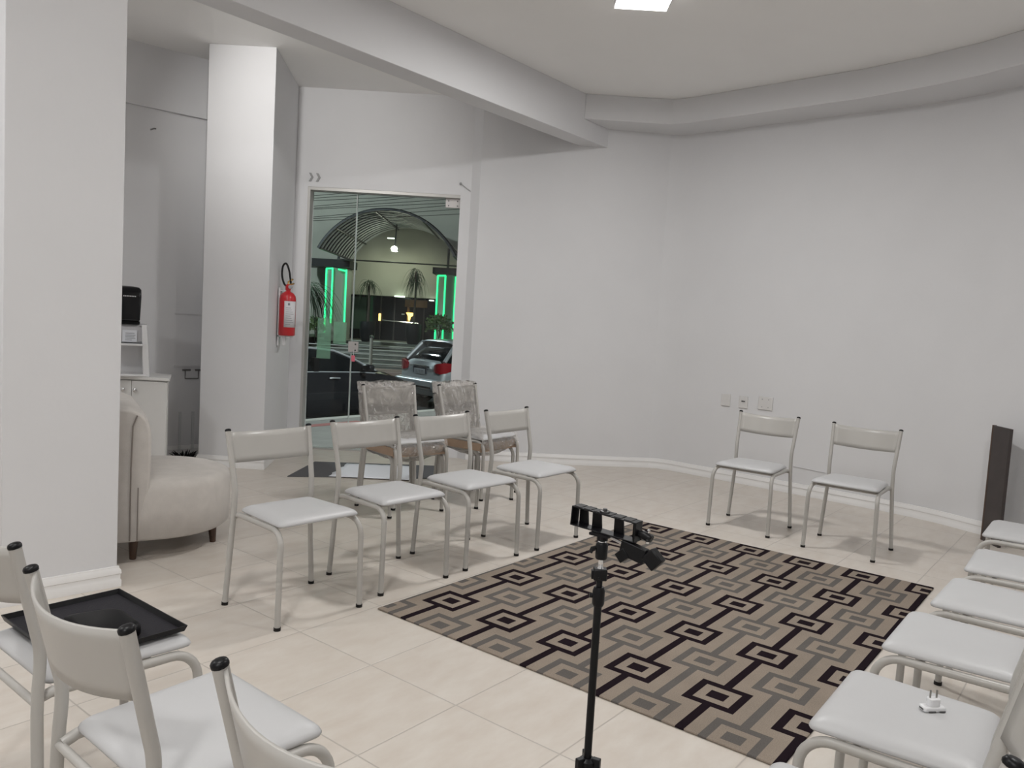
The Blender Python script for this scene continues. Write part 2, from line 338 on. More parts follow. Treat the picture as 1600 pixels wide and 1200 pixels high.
MB().lathe([(0.008, 0), (0.008, 0.006)], (-1.56, 7.720, 1.06), 10, Matrix.Rotation(R(90), 3, 'X').to_4x4()).lathe([(0.008, 0), (0.008, 0.006)], (-1.56, 7.720, 1.0), 10, Matrix.Rotation(R(90), 3, 'X').to_4x4()).build('keyhole', DARKSLOT, lk)
MB().box(-1.95, -1.815, 7.761, 7.764, 0.90, 1.30).build('pale_green_patch', FROST, door)  # pale green translucent rectangles just in front of the fixed pane
MB().box(-1.79, -1.665, 7.761, 7.764, 1.05, 1.27).build('pale_green_patch', FROST, door)
kt = thing('key_tag', 'pink key tag hanging from the lock of the glass door', 'key tag', (-1.572, 7.705, 0.985))
MB().tube([(0, 0, 0.018), (0.002, -0.004, -0.02), (0, -0.005, -0.05)], 0.003, 6).build('key', CHROME, kt)
MB().box(-0.018, 0.016, -0.012, -0.004, -0.095, -0.035).build('tag', PINK, kt, bevel=0.003)
# chevrons, wall hook, cable
for i in range(2):
    cx = -2.062 + i * 0.068; m_ = MB()
    pts = [(0, 0.0), (0.022, 0.0), (0.044, 0.040), (0.022, 0.080), (0, 0.080), (0.022, 0.040)]
    m_.add([(cx + x, y, 2.60 + z) for y in (7.659, 7.651) for x, z in pts], [(0, 1, 2, 5), (5, 2, 3, 4), (6, 11, 8, 7), (11, 10, 9, 8)] + [(k, (k + 1) % 6, 6 + (k + 1) % 6, 6 + k) for k in range(6)])
    tag(m_.build('wall_chevron', GREYSIGN), ['small grey chevron mark above the door, left one of the two', 'small grey chevron mark above the door, right one of the two'][i], 'sign', 'grey chevrons above the door')
hk = thing('wall_hook', 'small screw hook with a loose wire end above the door corner', 'hook', (-0.603, 7.66, 2.66))
MB().lathe([(0.013, 0), (0.013, 0.012), (0.005, 0.016), (0.005, 0.03)], (0, 0, 0), 10, Matrix.Rotation(R(90), 3, 'X').to_4x4()).build('screw', mat('hook_grey', (0.35, 0.35, 0.35), 0.5), hk)
MB().tube([(0.005, -0.02, -0.004), (0.05, -0.008, -0.035), (0.10, -0.006, -0.068)], 0.004, 6).build('wire', mat('wire_grey', (0.42, 0.42, 0.42), 0.5), hk)

# ------------------------------------------------------------------ ceiling lights
for i, (x, y, lab, p) in enumerate(LAMPS):
    t = thing('ceiling_light', lab, 'ceiling light', (x, y, CEIL), 0, 'square ceiling light panels')
    MB().box(-0.175, 0.175, -0.175, 0.175, -0.045, 0).build('housing', LAMPF, t, bevel=0.01)
    MB().box(-0.168, 0.168, -0.168, 0.168, -0.052, -0.045).build('diffuser', LAMPW, t, bevel=0.003)
t = thing('ceiling_spotlight', 'small round spotlight on the ceiling aimed at the corner column', 'spotlight', (SPOT[0], SPOT[1] - 0.03, CEIL))
MB().lathe([(0.05, 0), (0.05, -0.02), (0.012, -0.022), (0.012, -0.04)][::-1]).build('base', LAMPF, t)
mt = Matrix.Rotation(R(-62), 4, 'X')
MB().lathe([(0.012, 0.06), (0.04, 0.055), (0.042, -0.02), (0.036, -0.02), (0.034, 0.02), (0.0, 0.022)], (0, -0.01, -0.07), 18, Matrix.Rotation(R(75), 4, 'X')).build('head', LAMPF, t)

# ------------------------------------------------------------------ chairs
def roundpoly(pts, r, n=5):
    out = []; N = len(pts)
    for i in range(N):
        p = Vector(pts[i]); a = (Vector(pts[i - 1]) - p).normalized(); b = (Vector(pts[(i + 1) % N]) - p).normalized()
        s, e = p + a * r, p + b * r
        for k in range(n + 1):
            t = k / n; out.append(((1 - t) ** 2) * s + 2 * t * (1 - t) * p + t * t * e)
    return out
def make_chair():
    root = thing('stackable_chair', 'x', 'chair')
    pad = MB(); base = [(-0.187, -0.175), (0.187, -0.175), (0.208, 0.190), (-0.208, 0.190)]
    def ring(ins, z, sag=0.0):
        q = [((1 if x > 0 else -1) * (abs(x) - ins), (1 if y > 0 else -1) * (abs(y) - ins)) for x, y in base]
        return [(p.x, p.y, z) for p in roundpoly(q, max(0.012, 0.030 - ins * 0.1), 6)]
    pad.rings([ring(0.06, 0.434), ring(0.008, 0.434), ring(0.001, 0.436), ring(-0.001, 0.441), ring(0.002, 0.448), ring(0.010, 0.456), ring(0.026, 0.4635), ring(0.05, 0.4675), ring(0.10, 0.470)])
    seat = pad.build('seat', VINYL, root, smooth=60)
    for s in (1, -1):
        lower = [(s * 0.2315, -0.204, 0.012), (s * 0.219, -0.202, 0.20), (s * 0.2065, -0.200, 0.38)]
        upp = spline([(s * 0.2045, -0.198, 0.44), (s * 0.204, -0.194, 0.50), (s * 0.2045, -0.196, 0.545), (s * 0.2065, -0.208, 0.60), (s * 0.2145, -0.253, 0.797)], 5)
        bl = MB().tube(lower + upp, 0.0125, 12, flat=1.12).build('back_leg', METAL, root, smooth=60)
        MB().tube([(s * 0.2322, -0.204, 0.0), (s * 0.2315, -0.204, 0.014)], 0.0148, 12).build('rubber_foot', BLACKR, bl)
        d = Vector((0.0, -0.045, 0.197)).normalized(); p = Vector((s * 0.2145, -0.253, 0.797))
        MB().tube([p - d * 0.004, p + d * 0.001, p + d * 0.0055, p + d * 0.008], [0.0134, 0.0138, 0.0115, 0.006], 12, flat=1.12).build('end_cap', BLACKP, bl, smooth=60)
        path = [Vector((s * 0.190, -0.198, 0.409)), Vector((s * 0.192, -0.165, 0.4195)), Vector((s * 0.200, 0.10, 0.4195))]
        path += [Vector((s * (0.201 + 0.010 * k / 8), 0.128 + 0.072 * math.sin(PI / 2 * k / 8), 0.3495 + 0.07 * math.cos(PI / 2 * k / 8))) for k in range(9)]
        path += [Vector((s * 0.2125, 0.2015, 0.25)), Vector((s * 0.216, 0.204, 0.012))]
        fl = MB().tube(path, 0.0128, 12, flatdir=(1, 0, 0)).build('front_leg', METAL, root, smooth=60)
        MB().tube([(s * 0.216, 0.204, 0.0), (s * 0.216, 0.204, 0.014)], 0.0152, 12).build('rubber_foot', BLACKR, fl)
    MB().tube([(-0.2, -0.200, 0.405), (0.2, -0.200, 0.405)], 0.010, 10, flatdir=(0, 0, 1)).build('crossbar', METAL, root, smooth=60)
    MB().tube([(-0.196, 0.085, 0.412), (0.196, 0.085, 0.412)], 0.009, 10, flatdir=(0, 0, 1)).build('crossbar', METAL, root, smooth=60)
    g = []
    for i in range(6):
        z = 0.652 + 0.139 * i / 5; y0 = -0.2205 - (z - 0.655) * 0.228; hw = 0.1985 + (z - 0.655) * 0.05
        g.append([(hw * (j / 8 - 1), y0 + 0.004 - 0.054 * (1 - (j / 8 - 1) ** 2), z - 0.0135 * (1 - (j / 8 - 1) ** 2)) for j in range(17)])
    bk = MB().sheet(g).build('backrest', METAL, root, smooth=60, solid=0.006)
    return root
QX, QY, QT = 0.646, 1.362, 0.93
chair0 = make_chair()
first = [True]
def place(x, y, th, label, group, z=0.0, tilt=0.0):
    c = chair0 if first[0] else copy_tree(chair0); first[0] = False
    c.location = (x, y, z); c.rotation_euler = (tilt, 0, th); c['label'] = label; c['group'] = group
    return c
G1 = 'chairs in the row left of the rug'; G2 = 'chairs against the far right wall'; G3 = 'chairs in the near left row'; G4 = 'chairs in the right row'; G5 = 'wrapped stacked chairs by the door'
place(-0.948, 3.537, R(-131.1), 'grey chair nearest the beige lounge chair, first of the row left of the rug', G1)
place(-0.587, 4.028, R(-132.0), 'grey chair second from the lounge chair in the row left of the rug', G1)
place(-0.212, 4.483, R(-130.2), 'grey chair third in the row left of the rug, in front of the wrapped stack', G1)
place(0.177, 4.946, R(-127.6), 'grey chair at the far end of the row left of the rug, frayed seat edge', G1)
place(1.755, 5.562, R(-217.5), 'grey chair below the wall outlets, left of the pair at the far right wall', G2)
place(2.272, 5.111, R(-218.0), 'grey chair facing the rug, right one of the pair at the far right wall', G2)
place(-1.104, 2.054, -0.672, 'grey chair at bottom left holding the black tray on its seat', G3)
place(-0.644, 1.642, -0.684, 'grey chair in front of the tray chair, curved backrest seen from behind', G3)
place(-0.108, 1.250, -0.720, 'grey chair cut by the bottom edge, nearest to the camera in the left row', G3)
place(1.027, 1.860, 0.92, 'grey chair with the white plug adapter lying on its seat', G4)
place(1.442, 2.370, 0.911, 'grey chair just behind the one with the plug adapter', G4)
place(1.817, 2.791, 0.886, 'grey chair in the middle of the right row, third back from the camera side', G4)
place(2.203, 3.267, 0.93, 'grey chair in the right row touching the seat of the farthest one', G4)
place(2.655, 3.896, 0.915, 'grey chair farthest in the right row, beside the dark board', G4)
place(QX, QY, QT, 'grey chair cut by the bottom right corner, only a seat corner in view', G4)
UP = (0.04, 0.065)
def stack(x, y, th, labs):
    place(x, y, th, labs[0], G5)
    place(x - math.sin(th) * UP[0], y + math.cos(th) * UP[0], th, labs[1], G5, z=UP[1])
EC = (-0.746, 5.495, -2.418); FC = (-0.247, 5.908, -2.196)
stack(*EC, ['lower grey chair of the plastic wrapped stack in front of the door', 'upper grey chair of the plastic wrapped stack in front of the door'])
stack(*FC, ['lower grey chair of the wrapped stack to the right of the door', 'upper grey chair of the wrapped stack to the right of the door'])
# cardboard between the stacked seats and crinkled plastic film around them
def wrap(x, y, th, where):
    c = tag(MB().box(-0.217, 0.217, -0.16, 0.197, 0, 0.005).box(-0.219, -0.213, -0.15, 0.197, -0.062, 0.005).box(0.213, 0.219, -0.15, 0.197, -0.050, 0.005).box(-0.217, 0.217, 0.193, 0.199, -0.058, 0.005).build('cardboard_sheet', CARD, None), 'brown cardboard folded between the seats of the stack ' + where, 'cardboard', 'cardboard sheets between stacked seats')
    c.rotation_euler = (0, 0, th); cs, sn = math.cos(th), math.sin(th)
    c.location = (x - sn * 0.02, y + cs * 0.02, 0.4725)
    root = thing('plastic_wrap', 'crinkled clear plastic film around the chair stack ' + where, 'plastic film', (x, y, 0), th, 'clear film on the stacked chairs')
    rnd = random.Random(int(abs(x) * 1000))
    ph = [rnd.uniform(0, 6) for _ in range(8)]
    def wob(a, b): return 0.5 * (0.006 * math.sin(7 * a + ph[0]) * math.sin(19 * b + ph[1]) + 0.004 * math.sin(23 * a + 11 * b + ph[2]) + 0.003 * math.sin(31 * a - 17 * b + ph[3]))
    rs = []
    for i in range(19):      # sleeve over the backs
        z = 0.49 + (0.878 - 0.49) * i / 18; k = max(0, (z - 0.55) * 0.228); fy = -0.125 - k; by = -0.218 - k
        ring = []
        for j in range(64):
            w = 2 * PI * j / 64; hw = 0.231; cx = hw * math.copysign(abs(math.cos(w)) ** 0.35, math.cos(w)); s_ = math.sin(w)
            mid = (fy + by) / 2; hh = (fy - by) / 2
            bul = -0.055 * (1 - (cx / hw) ** 2) * (1 if z > 0.62 else max(0, (z - 0.5) / 0.12))
            yy = mid + hh * math.copysign(abs(s_) ** 0.5, s_) + (bul if s_ < 0 else 0)
            zz = z + (wob(cx * 3, 9) * 2.0 if i == 18 else 0)
            ring.append((cx + wob(z * 5, cx * 3), yy + wob(cx * 5, z * 5), zz))
        rs.append(ring)
    top = [((p[0]) * 0.93, p[1] * 0.5 + 0.5 * (-0.275), p[2] + 0.005) for p in rs[-1]]
    rs.append(top)
    MB().rings(rs, cap=False).build('back_sleeve', FILM, root, smooth=180)
    g = []
    for i in range(15):      # film drawn over the seats and sagging under them
        a = i / 14
        row = []
        for j in range(25):
            b = j / 24; w = -PI + 2 * PI * b   # around the seat front to back (section in y-z)
            yy = 0.02 + 0.215 * math.cos(w); zz = 0.46 + 0.082 * math.sin(w)
            if math.sin(w) < 0: zz = 0.45 + 0.085 * math.sin(w) * (0.5 + 0.75 * math.sin(PI * a))
            else: zz = 0.45 + 0.095 * abs(math.sin(w)) ** 0.35
            row.append((-0.222 + 0.444 * a, yy + wob(a * 3, b * 4), zz + wob(b * 6, a * 3)))
        g.append(row)
    MB().sheet(g).build('seat_film', FILM, root, smooth=180)
wrap(*EC, 'in front of the glass door'); wrap(*FC, 'right of the glass door')

# ------------------------------------------------------------------ rug, mats, paper
rg = MB().box(-0.3195, 2.168, -1.712, 0.170, 0, 0.008).build('patterned_rug', RUGM, None, bevel=0.003)
rg.location = (-0.2317, 3.6917, 0.0005); rg.rotation_euler = (0, 0, 0.9084630)
tag(rg, 'beige rug with black and grey linked rectangles in the middle of the floor', 'rug')
def flat(name, m, pts, z0, z1, label, cat): return tag(MB().prism(pts, z0, z1).build(name, m), label, cat)
flat('door_mat', DMAT, [(-1.79, 6.327), (-0.55, 6.60), (-0.655, 7.16), (-1.742, 7.023)], 0.0, 0.006, 'dark grey rubber mat on the tiles inside the glass door', 'mat')
pp = MB(); rows = []
for i in range(9):
    a = i / 8; rows.append([])
    for j in range(13):
        b = j / 12; p = Vector((-1.47, 6.395)).lerp(Vector((-0.802, 6.43)), b).lerp(Vector((-1.44, 6.99)).lerp(Vector((-0.84, 7.04)), b), a)
        jx = 0.012 * math.sin(i * 2.3 + j) if j in (0, 12) else 0
        rows[-1].append((p.x + jx, p.y, 0.0105 + 0.003 * abs(math.sin(i * 1.7) * math.cos(j * 1.3))))
tag(pp.sheet(rows).build('paper_sheet', PAPER, None, solid=0.0006), 'crumpled white paper sheet lying on the dark mat by the door', 'paper')

# ------------------------------------------------------------------ lounge chair
t = thing('lounge_chair', 'beige fabric armless lounge chair with rounded seat behind the pillar', 'armchair', (-2.03, 4.42, 0), R(30))
def dring(r_, z, back=-0.17):
    pts = [(back, -r_)] + [(r_ * math.cos(w) if math.cos(w) > 0 else 0, r_ * math.sin(w)) for w in [-PI / 2 + PI * k / 24 for k in range(25)]] + [(back, r_)]
    return [(x, y, z) for x, y in pts]
MB().rings([dring(0.36, 0.105, -0.14), dring(0.405, 0.108, -0.165), dring(0.425, 0.125), dring(0.430, 0.25), dring(0.428, 0.37), dring(0.415, 0.405), dring(0.38, 0.42, -0.165), dring(0.2, 0.425, -0.1)]).build('seat', FABRIC, t, smooth=50)
bk = MB(); prof = [(-0.19, 0.11), (-0.02, 0.11)] if False else None
sec = [(-0.215, 0.11), (-0.04, 0.11), (0.015, 0.40), (0.020, 0.50), (0.020, 0.64), (0.016, 0.73), (0.0, 0.79), (-0.030, 0.83), (-0.075, 0.85), (-0.13, 0.855), (-0.18, 0.84), (-0.205, 0.79), (-0.215, 0.70)]
rs = []
for k in range(15):
    a = -1 + 2 * k / 14; y = 0.43 * a; sq = 1 - 0.06 * (abs(a) > 0.97); sh = 0.05 * a * a
    rs.append([(-0.105 + (x + 0.105) * sq - 0.055, y, 0.11 + (z - 0.11) * (1 - 0.02 * abs(a) ** 6) * 0.95) for x, z in sec])
bk.rings(rs).build('backrest', FABRIC, t, bevel=0.012, smooth=50, segs=3)
MB().tube([(-0.135, -0.437, 0.12), (-0.135, -0.440, 0.5), (-0.13, -0.438, 0.72), (-0.11, -0.436, 0.775)], 0.004, 6).tube([(-0.10, -0.437, 0.12), (-0.10, -0.440, 0.40)], 0.003, 6).build('piping', PIPING, t)
for x, y in ((-0.11, -0.350), (0.314, -0.150), (0.20, 0.29), (-0.15, 0.33)):
    MB().tube([(x * 1.02, y * 1.02, 0), (x, y, 0.12)], [0.016, 0.026], 12).build('leg', WOODD, t)

# ------------------------------------------------------------------ cabinet and water dispenser
t = thing('cabinet', 'white two-door cabinet in the alcove under the water dispenser', 'cabinet', (-2.622, 5.93, 0))
cb = [(-0.76, 0.03), (0.0, 0.03), (-0.13, 0.34), (-0.50, 0.42), (-0.76, 0.25)]
MB().prism(cb, 0.0, 0.765).build('body', CABW, t, bevel=0.002)
MB().prism([(-0.78, -0.005), (0.028, -0.005), (-0.12, 0.36), (-0.50, 0.44), (-0.78, 0.27)], 0.765, 0.788).build('countertop', CABW, t, bevel=0.004)
for x0, x1, kx in ((-0.70, -0.272, -0.325), (-0.268, -0.004, -0.235)):
    d = MB().box(x0, x1, 0.012, 0.029, 0.06, 0.755).build('door', CABW, t, bevel=0.002)
    MB().lathe([(0.006, 0), (0.006, 0.014), (0.016, 0.018), (0.016, 0.026), (0.010, 0.030), (0.0, 0.031)], (kx, 0.012, 0.685), 16, Matrix.Rotation(R(90), 4, 'X')).build('knob', CHROME, d)
t = thing('water_dispenser', 'white countertop water dispenser with black upper unit on the cabinet', 'water dispenser', (-2.917, 5.99, 0.788), R(24))
wdm = MB()
wdm.add([(x, y, z) for y in (-0.10, 0.14) for x, z in ((0.08, 0.0), (0.128, 0.0), (0.100, 0.395), (0.066, 0.395))], [(0, 1, 2, 3), (7, 6, 5, 4), (0, 4, 5, 1), (1, 5, 6, 2), (2, 6, 7, 3), (3, 7, 4, 0)])
wdm.build('side_panel', WHITEP, t, bevel=0.004)
MB().box(-0.20, 0.085, 0.10, 0.14, 0.0, 0.395).build('rear_panel', WHITEP, t, bevel=0.004)
MB().box(-0.20, 0.11, -0.11, 0.14, 0.0, 0.018).build('drip_tray', WHITEP, t, bevel=0.006)
sh = []
for zz in (0.235, 0.250): sh.append([(x, -0.11 - 0.05 * math.cos(PI * (x + 0.2) / 0.6) * 0 - 0.02, zz) for x in (-0.2, -0.1, 0.0, 0.08)] + [(x, 0.10, zz) for x in (0.08, 0.0, -0.1, -0.2)])
MB().rings(sh).build('shelf', WHITEP, t, bevel=0.003)
MB().box(-0.20, 0.085, -0.06, 0.12, 0.25, 0.395).build('cup_recess', mat('dispenser_grey', (0.60, 0.60, 0.62), 0.4), t, bevel=0.02)
MB().box(-0.065, 0.035, -0.072, -0.070, 0.262, 0.350).build('paper_notice', PAPER, t)
pm = MB()
for k, (w_, z_) in enumerate(((0.05, 0.325), (0.055, 0.31), (0.05, 0.298), (0.055, 0.286), (0.035, 0.274))): pm.box(-0.045, -0.045 + w_ * 1.25, -0.0735, -0.0725, z_, z_ + 0.004)
pm.build('notice_print', GREYTXT, t)
bk_ = []
for z_, w_, yf in ((0.415, 0.045, -0.10), (0.43, 0.055, -0.13), (0.60, 0.062, -0.14), (0.655, 0.060, -0.13), (0.672, 0.045, -0.11), (0.68, 0.0, -0.07)):
    bk_.append([(p.x, p.y, z_) for p in roundpoly([(-0.20, yf), (w_, yf), (w_ - 0.01, 0.12), (-0.20, 0.12)], 0.02, 4)])
up_ = MB().rings(bk_).build('upper_unit', mat('glossy_black', (0.005, 0.005, 0.006), 0.2, spec=0.35), t, smooth=50)
MB().box(-0.20, 0.05, -0.09, 0.10, 0.395, 0.415).build('neck', BLACKP, t)
lm_ = MB()
for k in range(8): lm_.box(-0.060 + k * 0.011, -0.053 + k * 0.011, -0.1415, -0.139, 0.600, 0.609)
lm_.build('brand_lettering', mat('light_print', (0.55, 0.55, 0.55), 0.5), up_)

# alcove wall: rails, valve fitting, acrylic stand
ad = Vector((0.53, 0.459, 0)).normalized(); an = Vector((ad.y, -ad.x, 0)); A0 = Vector((-2.976, 6.890, 0)) 
def onalc(s, out, z): v = A0 + ad * s + an * out; return Vector((v.x, v.y, z))
for z, lab in ((1.268, 'thin horizontal conduit strip high on the alcove wall'), (0.803, 'thin horizontal conduit strip above the valve on the alcove wall')):
    m_ = MB(); q = [onalc(s, o, zz) for zz in (z, z + 0.012) for s, o in ((-0.01, 0.0), (0.33, 0.0), (0.33, 0.010), (-0.01, 0.010))]
    m_.add(q, [(3, 2, 1, 0), (4, 5, 6, 7), (0, 1, 5, 4), (1, 2, 6, 5), (2, 3, 7, 6), (3, 0, 4, 7)])
    tag(m_.build('wall_strip', WALL), lab, 'trim strip')
t = thing('pipe_valve', 'small metal pipe fitting bracket on the alcove wall beside the cabinet', 'pipe fitting')
PIPEM = mat('pipe_grey', (0.16, 0.15, 0.15), 0.4, metal=0.5)
MB().tube([onalc(0.06, 0.02, 0.775), onalc(0.13, 0.02, 0.775)], 0.008, 8).tube([onalc(0.17, 0.02, 0.775), onalc(0.23, 0.02, 0.775)], 0.008, 8).build('handle', PIPEM, t)
MB().tube([onalc(0.085, 0.02, 0.775), onalc(0.085, 0.02, 0.70), onalc(0.20, 0.02, 0.70), onalc(0.20, 0.02, 0.775)], 0.005, 8).build('pipe', PIPEM, t)
t = thing('display_stand', 'clear acrylic stand with a dark spiky base on the alcove floor', 'stand', tuple(onalc(0.06, 0.16, 0)))
for dx in (-0.055, 0.055): MB().tube([ad * dx + Vector((0, 0, 0.03)), ad * dx + Vector((0, 0, 0.42))], 0.012, 10).build('tube', ACRYL, t)
m_ = MB(); rr = random.Random(3)
for k in range(46):
    a = rr.uniform(0, 2 * PI); r_ = rr.uniform(0.02, 0.12); b_ = Vector((math.cos(a) * r_ * 0.6, math.sin(a) * r_ * 0.6, 0.0)); e = Vector((math.cos(a) * (r_ + 0.03), math.sin(a) * (r_ + 0.03), rr.uniform(0.03, 0.075)))
    m_.tube([b_, b_.lerp(e, 0.6) + Vector((0, 0, 0.01)), e], [0.006, 0.005, 0.001], 5)
m_.lathe([(0.09, 0), (0.10, 0.012), (0.05, 0.025)], seg=16)
m_.build('base', BLACKP, t)
# scuff on the alcove wall
tag(MB().tube([onalc(-0.245, -0.0, 2.80), onalc(-0.215, 0.004, 2.815), onalc(-0.20, 0.002, 2.815)], 0.006, 6).build('wall_hook', mat('hook_dark', (0.2, 0.2, 0.2), 0.6)), 'tiny curved hook high on the alcove wall', 'hook')

# ------------------------------------------------------------------ fire extinguisher on the column's right face
fx = Vector((-2.142, 7.235, 0)); fn = Vector((0.994, 0.112, 0))
ct = fx + fn * 0.085 + Vector((0.0, -0.25, 0))
t = thing('fire_extinguisher', 'red fire extinguisher hanging on the column left of the glass door', 'fire extinguisher', (-2.030, 6.99, 1.13))
MB().lathe([(0.066, 0), (0.072, 0.008), (0.072, 0.325), (0.066, 0.352), (0.048, 0.376), (0.024, 0.388), (0.020, 0.40)], seg=28).build('cylinder', REDP, t, smooth=60)
g = []
for z_ in (0.075, 0.305): g.append([(0.0727 * math.cos(w), 0.0727 * math.sin(w), z_) for w in [R(-96 + 7 * k) for k in range(14)]])
lb = MB().sheet(g).build('paper_label', mat('label_white', (0.72, 0.72, 0.74), 0.5), t, solid=0.0006)
m_ = MB()
for k in range(9):
    z_ = 0.10 + k * 0.018; a0 = R(-84); n_ = 5 + (k * 7) % 4
    m_.sheet([[(0.0736 * math.cos(a0 + R(8 * q)), 0.0736 * math.sin(a0 + R(8 * q)), zz) for q in range(n_)] for zz in (z_, z_ + 0.004)])
m_.sheet([[(0.0736 * math.cos(R(-72 + 5 * q)), 0.0736 * math.sin(R(-72 + 5 * q)), zz) for q in range(4)] for zz in (0.268, 0.288)])
m_.build('label_print', GREYTXT, lb)
MB().lathe([(0.020, 0.395), (0.024, 0.41), (0.024, 0.445), (0.012, 0.455)], seg=16).tube([(0, 0, 0.43), (0.03, -0.03, 0.43)], 0.012, 10).build('valve', REDP, t)
MB().tube([(0.0, 0.0, 0.455), (0.0, 0.0, 0.475), (0.045, -0.015, 0.50)], 0.008, 8).tube([(0, 0, 0.448), (0.055, -0.018, 0.462)], 0.007, 8).build('lever', BRASS, t)
MB().lathe([(0.017, 0), (0.017, 0.008)], (0.03, -0.035, 0.43), 14, Matrix.Rotation(R(75), 4, 'X')).build('pressure_gauge', mat('gauge', (0.35, 0.35, 0.36), 0.3), t)
MB().tube(spline([(-0.005, 0, 0.425), (-0.035, -0.01, 0.46), (-0.055, -0.01, 0.53), (-0.050, -0.01, 0.61), (-0.022, -0.01, 0.635), (0.005, -0.01, 0.58), (0.02, -0.01, 0.50), (0.024, -0.005, 0.46)], 5), 0.0085, 10).build('hose', BLACKR, t, smooth=60)
MB().box(-0.075, -0.062, -0.03, 0.03, -0.09, 0.42).box(-0.075, -0.01, -0.02, 0.02, 0.392, 0.398).box(-0.03, -0.005, -0.02, 0.02, -0.085, 0.0).box(-0.075, 0.05, -0.03, 0.03, -0.012, 0.0).build('wall_bracket', WHITEP, t)

# ------------------------------------------------------------------ wall outlets, dark board
rd = Vector((1.163, -1.038, 0)).normalized(); rn = Vector((-0.666, -0.746, 0)).normalized()
def outlet(s0, s1, z0, z1, kind, label):
    o0 = Vector((1.94, 7.385, 0)); cx = (s0 + s1) / 2
    t = thing('wall_outlet', label, 'outlet', tuple(o0 + rd * cx + Vector((0, 0, (z0 + z1) / 2)) + rn * 0.001), math.atan2(rd.y, rd.x), 'white wall plates in a row')
    w, h = (s1 - s0) / 2, (z1 - z0) / 2
    MB().box(-w, w, -0.011, 0, -h, h).build('cover_plate', PLATEM, t, bevel=0.004)
    m_ = MB()
    if kind == 0: m_.box(-0.016, 0.016, -0.013, -0.010, -0.010, 0.012)
    if kind == 1: m_.box(-0.016, 0.018, -0.014, -0.010, 0.003, 0.013)
    if kind == 2:
        for a, b in ((-0.03, 0.035), (0.03, 0.035), (-0.03, -0.035), (0.03, -0.035)): m_.box(a - 0.005, a + 0.005, -0.013, -0.010, b - 0.004, b + 0.004)
    m_.build(['button', 'socket_slot', 'screw_cover'][kind], [PLATEM, DARKSLOT, mat('socket_grey', (0.4, 0.4, 0.4), 0.4)][kind], t)
def sof(x, y): return (Vector((x, y, 0)) - Vector((1.94, 7.385, 0))).dot(rd)
outlet(sof(1.974, 7.350), sof(2.053, 7.279) - 0.015, 0.700, 0.815, 0, 'white wall plate with a faint button, leftmost of the three on the right wall')
outlet(sof(2.103, 7.234) + 0.005, sof(2.171, 7.174), 0.700, 0.812, 1, 'white wall plate with a dark slot, middle of the three on the right wall')
outlet(sof(2.246, 7.107), sof(2.348, 7.016), 0.708, 0.828, 2, 'wider square wall plate, rightmost of the three on the right wall')
tag(MB().tube([Vector((2.524, 6.859, 0.246)) + rn * 0.004, Vector((2.733, 6.672, 0.236)) + rn * 0.004], 0.003, 6).build('wall_cable', WALL), 'thin painted cable low on the right wall between the two far chairs', 'cable')
t = thing('wooden_board', 'tall narrow dark brown board standing at the right wall behind the chairs', 'board', (3.44, 5.57, 0), 0)
MB().prism([(0, 0), (-0.010, -0.215), (0.012, -0.216), (0.022, -0.001)], 0, 0.832).build('panel', BOARD, t, bevel=0.002)
MB().prism([(-0.001, 0.004), (-0.0015, -0.012), (0.0225, -0.013), (0.023, 0.003)], 0, 0.834).build('edge_strip', WOODD, t)

# ------------------------------------------------------------------ tray and case on the near left chair
t = thing('serving_tray', 'flat black tray with raised rim on the seat of the bottom left chair', 'tray', (-1.097, 2.073, 0.4735), R(-38.3))
MB().box(-0.192, 0.192, -0.153, 0.153, 0, 0.003).build('base', mat('tray_black', (0.016, 0.015, 0.019), 0.6, spec=0.25, bump=0.2, bscale=200), t)
rim = MB()
outr = [[(x * (0.192 + o), y * (0.153 + o), z) for x, y in ((-1, -1), (1, -1), (1, 1), (-1, 1))] for o, z in ((0.0, 0.0), (0.006, 0.016), (0.003, 0.016), (-0.003, 0.003))]
rim.rings(outr + [outr[0]], cap=False).build('rim', BLACKP, t)
m_ = MB(); rs = []
for s_, z_ in ((0.95, 0.0), (1.0, 0.005), (1.0, 0.022), (0.94, 0.031), (0.8, 0.035)):
    rs.append([(p.x, p.y, z_) for p in roundpoly([(-0.115 * s_, -0.075 * s_), (0.115 * s_, -0.075 * s_), (0.085 * s_, 0.07 * s_), (-0.085 * s_, 0.07 * s_)], 0.035, 6)])
c_ = m_.rings(rs).build('black_case', mat('case_gloss', (0.003, 0.003, 0.004), 0.4, spec=0.12), None, smooth=50)
c_.location = (-1.045, 2.025, 0.4768); c_.rotation_euler = (0, 0, R(-42)); tag(c_, 'small glossy black rounded case lying on the black tray', 'case')

# ------------------------------------------------------------------ plug adapter on the right chair
t = thing('plug_adapter', 'white T-shaped plug adapter with two pins pointing up, on a chair seat', 'plug adapter', (1.080, 1.868, 0.4705), R(8))
MB().box(-0.029, 0.029, -0.012, 0.014, 0, 0.013).build('body', WHITEP, t, bevel=0.004)
MB().prism([(p.x, p.y) for p in roundpoly([(-0.014, -0.009), (0.016, -0.009), (0.016, 0.011), (-0.014, 0.011)], 0.008, 4)], 0.012, 0.032).build('plug_neck', WHITEP, t, bevel=0.002)
for dx in (-0.008, 0.009): MB().tube([(dx, 0.002, 0.030), (dx, 0.002, 0.051)], 0.0022, 8).build('pin', mat('pin_metal', (0.3, 0.29, 0.27), 0.3, metal=0.9), t)
MB().box(-0.0305, -0.028, -0.006, 0.008, 0.005, 0.008).box(-0.018, 0.0, -0.0135, -0.0115, 0.001, 0.004).box(0.010, 0.026, -0.0135, -0.0115, 0.001, 0.004).build('socket_slot', DARKSLOT, t)

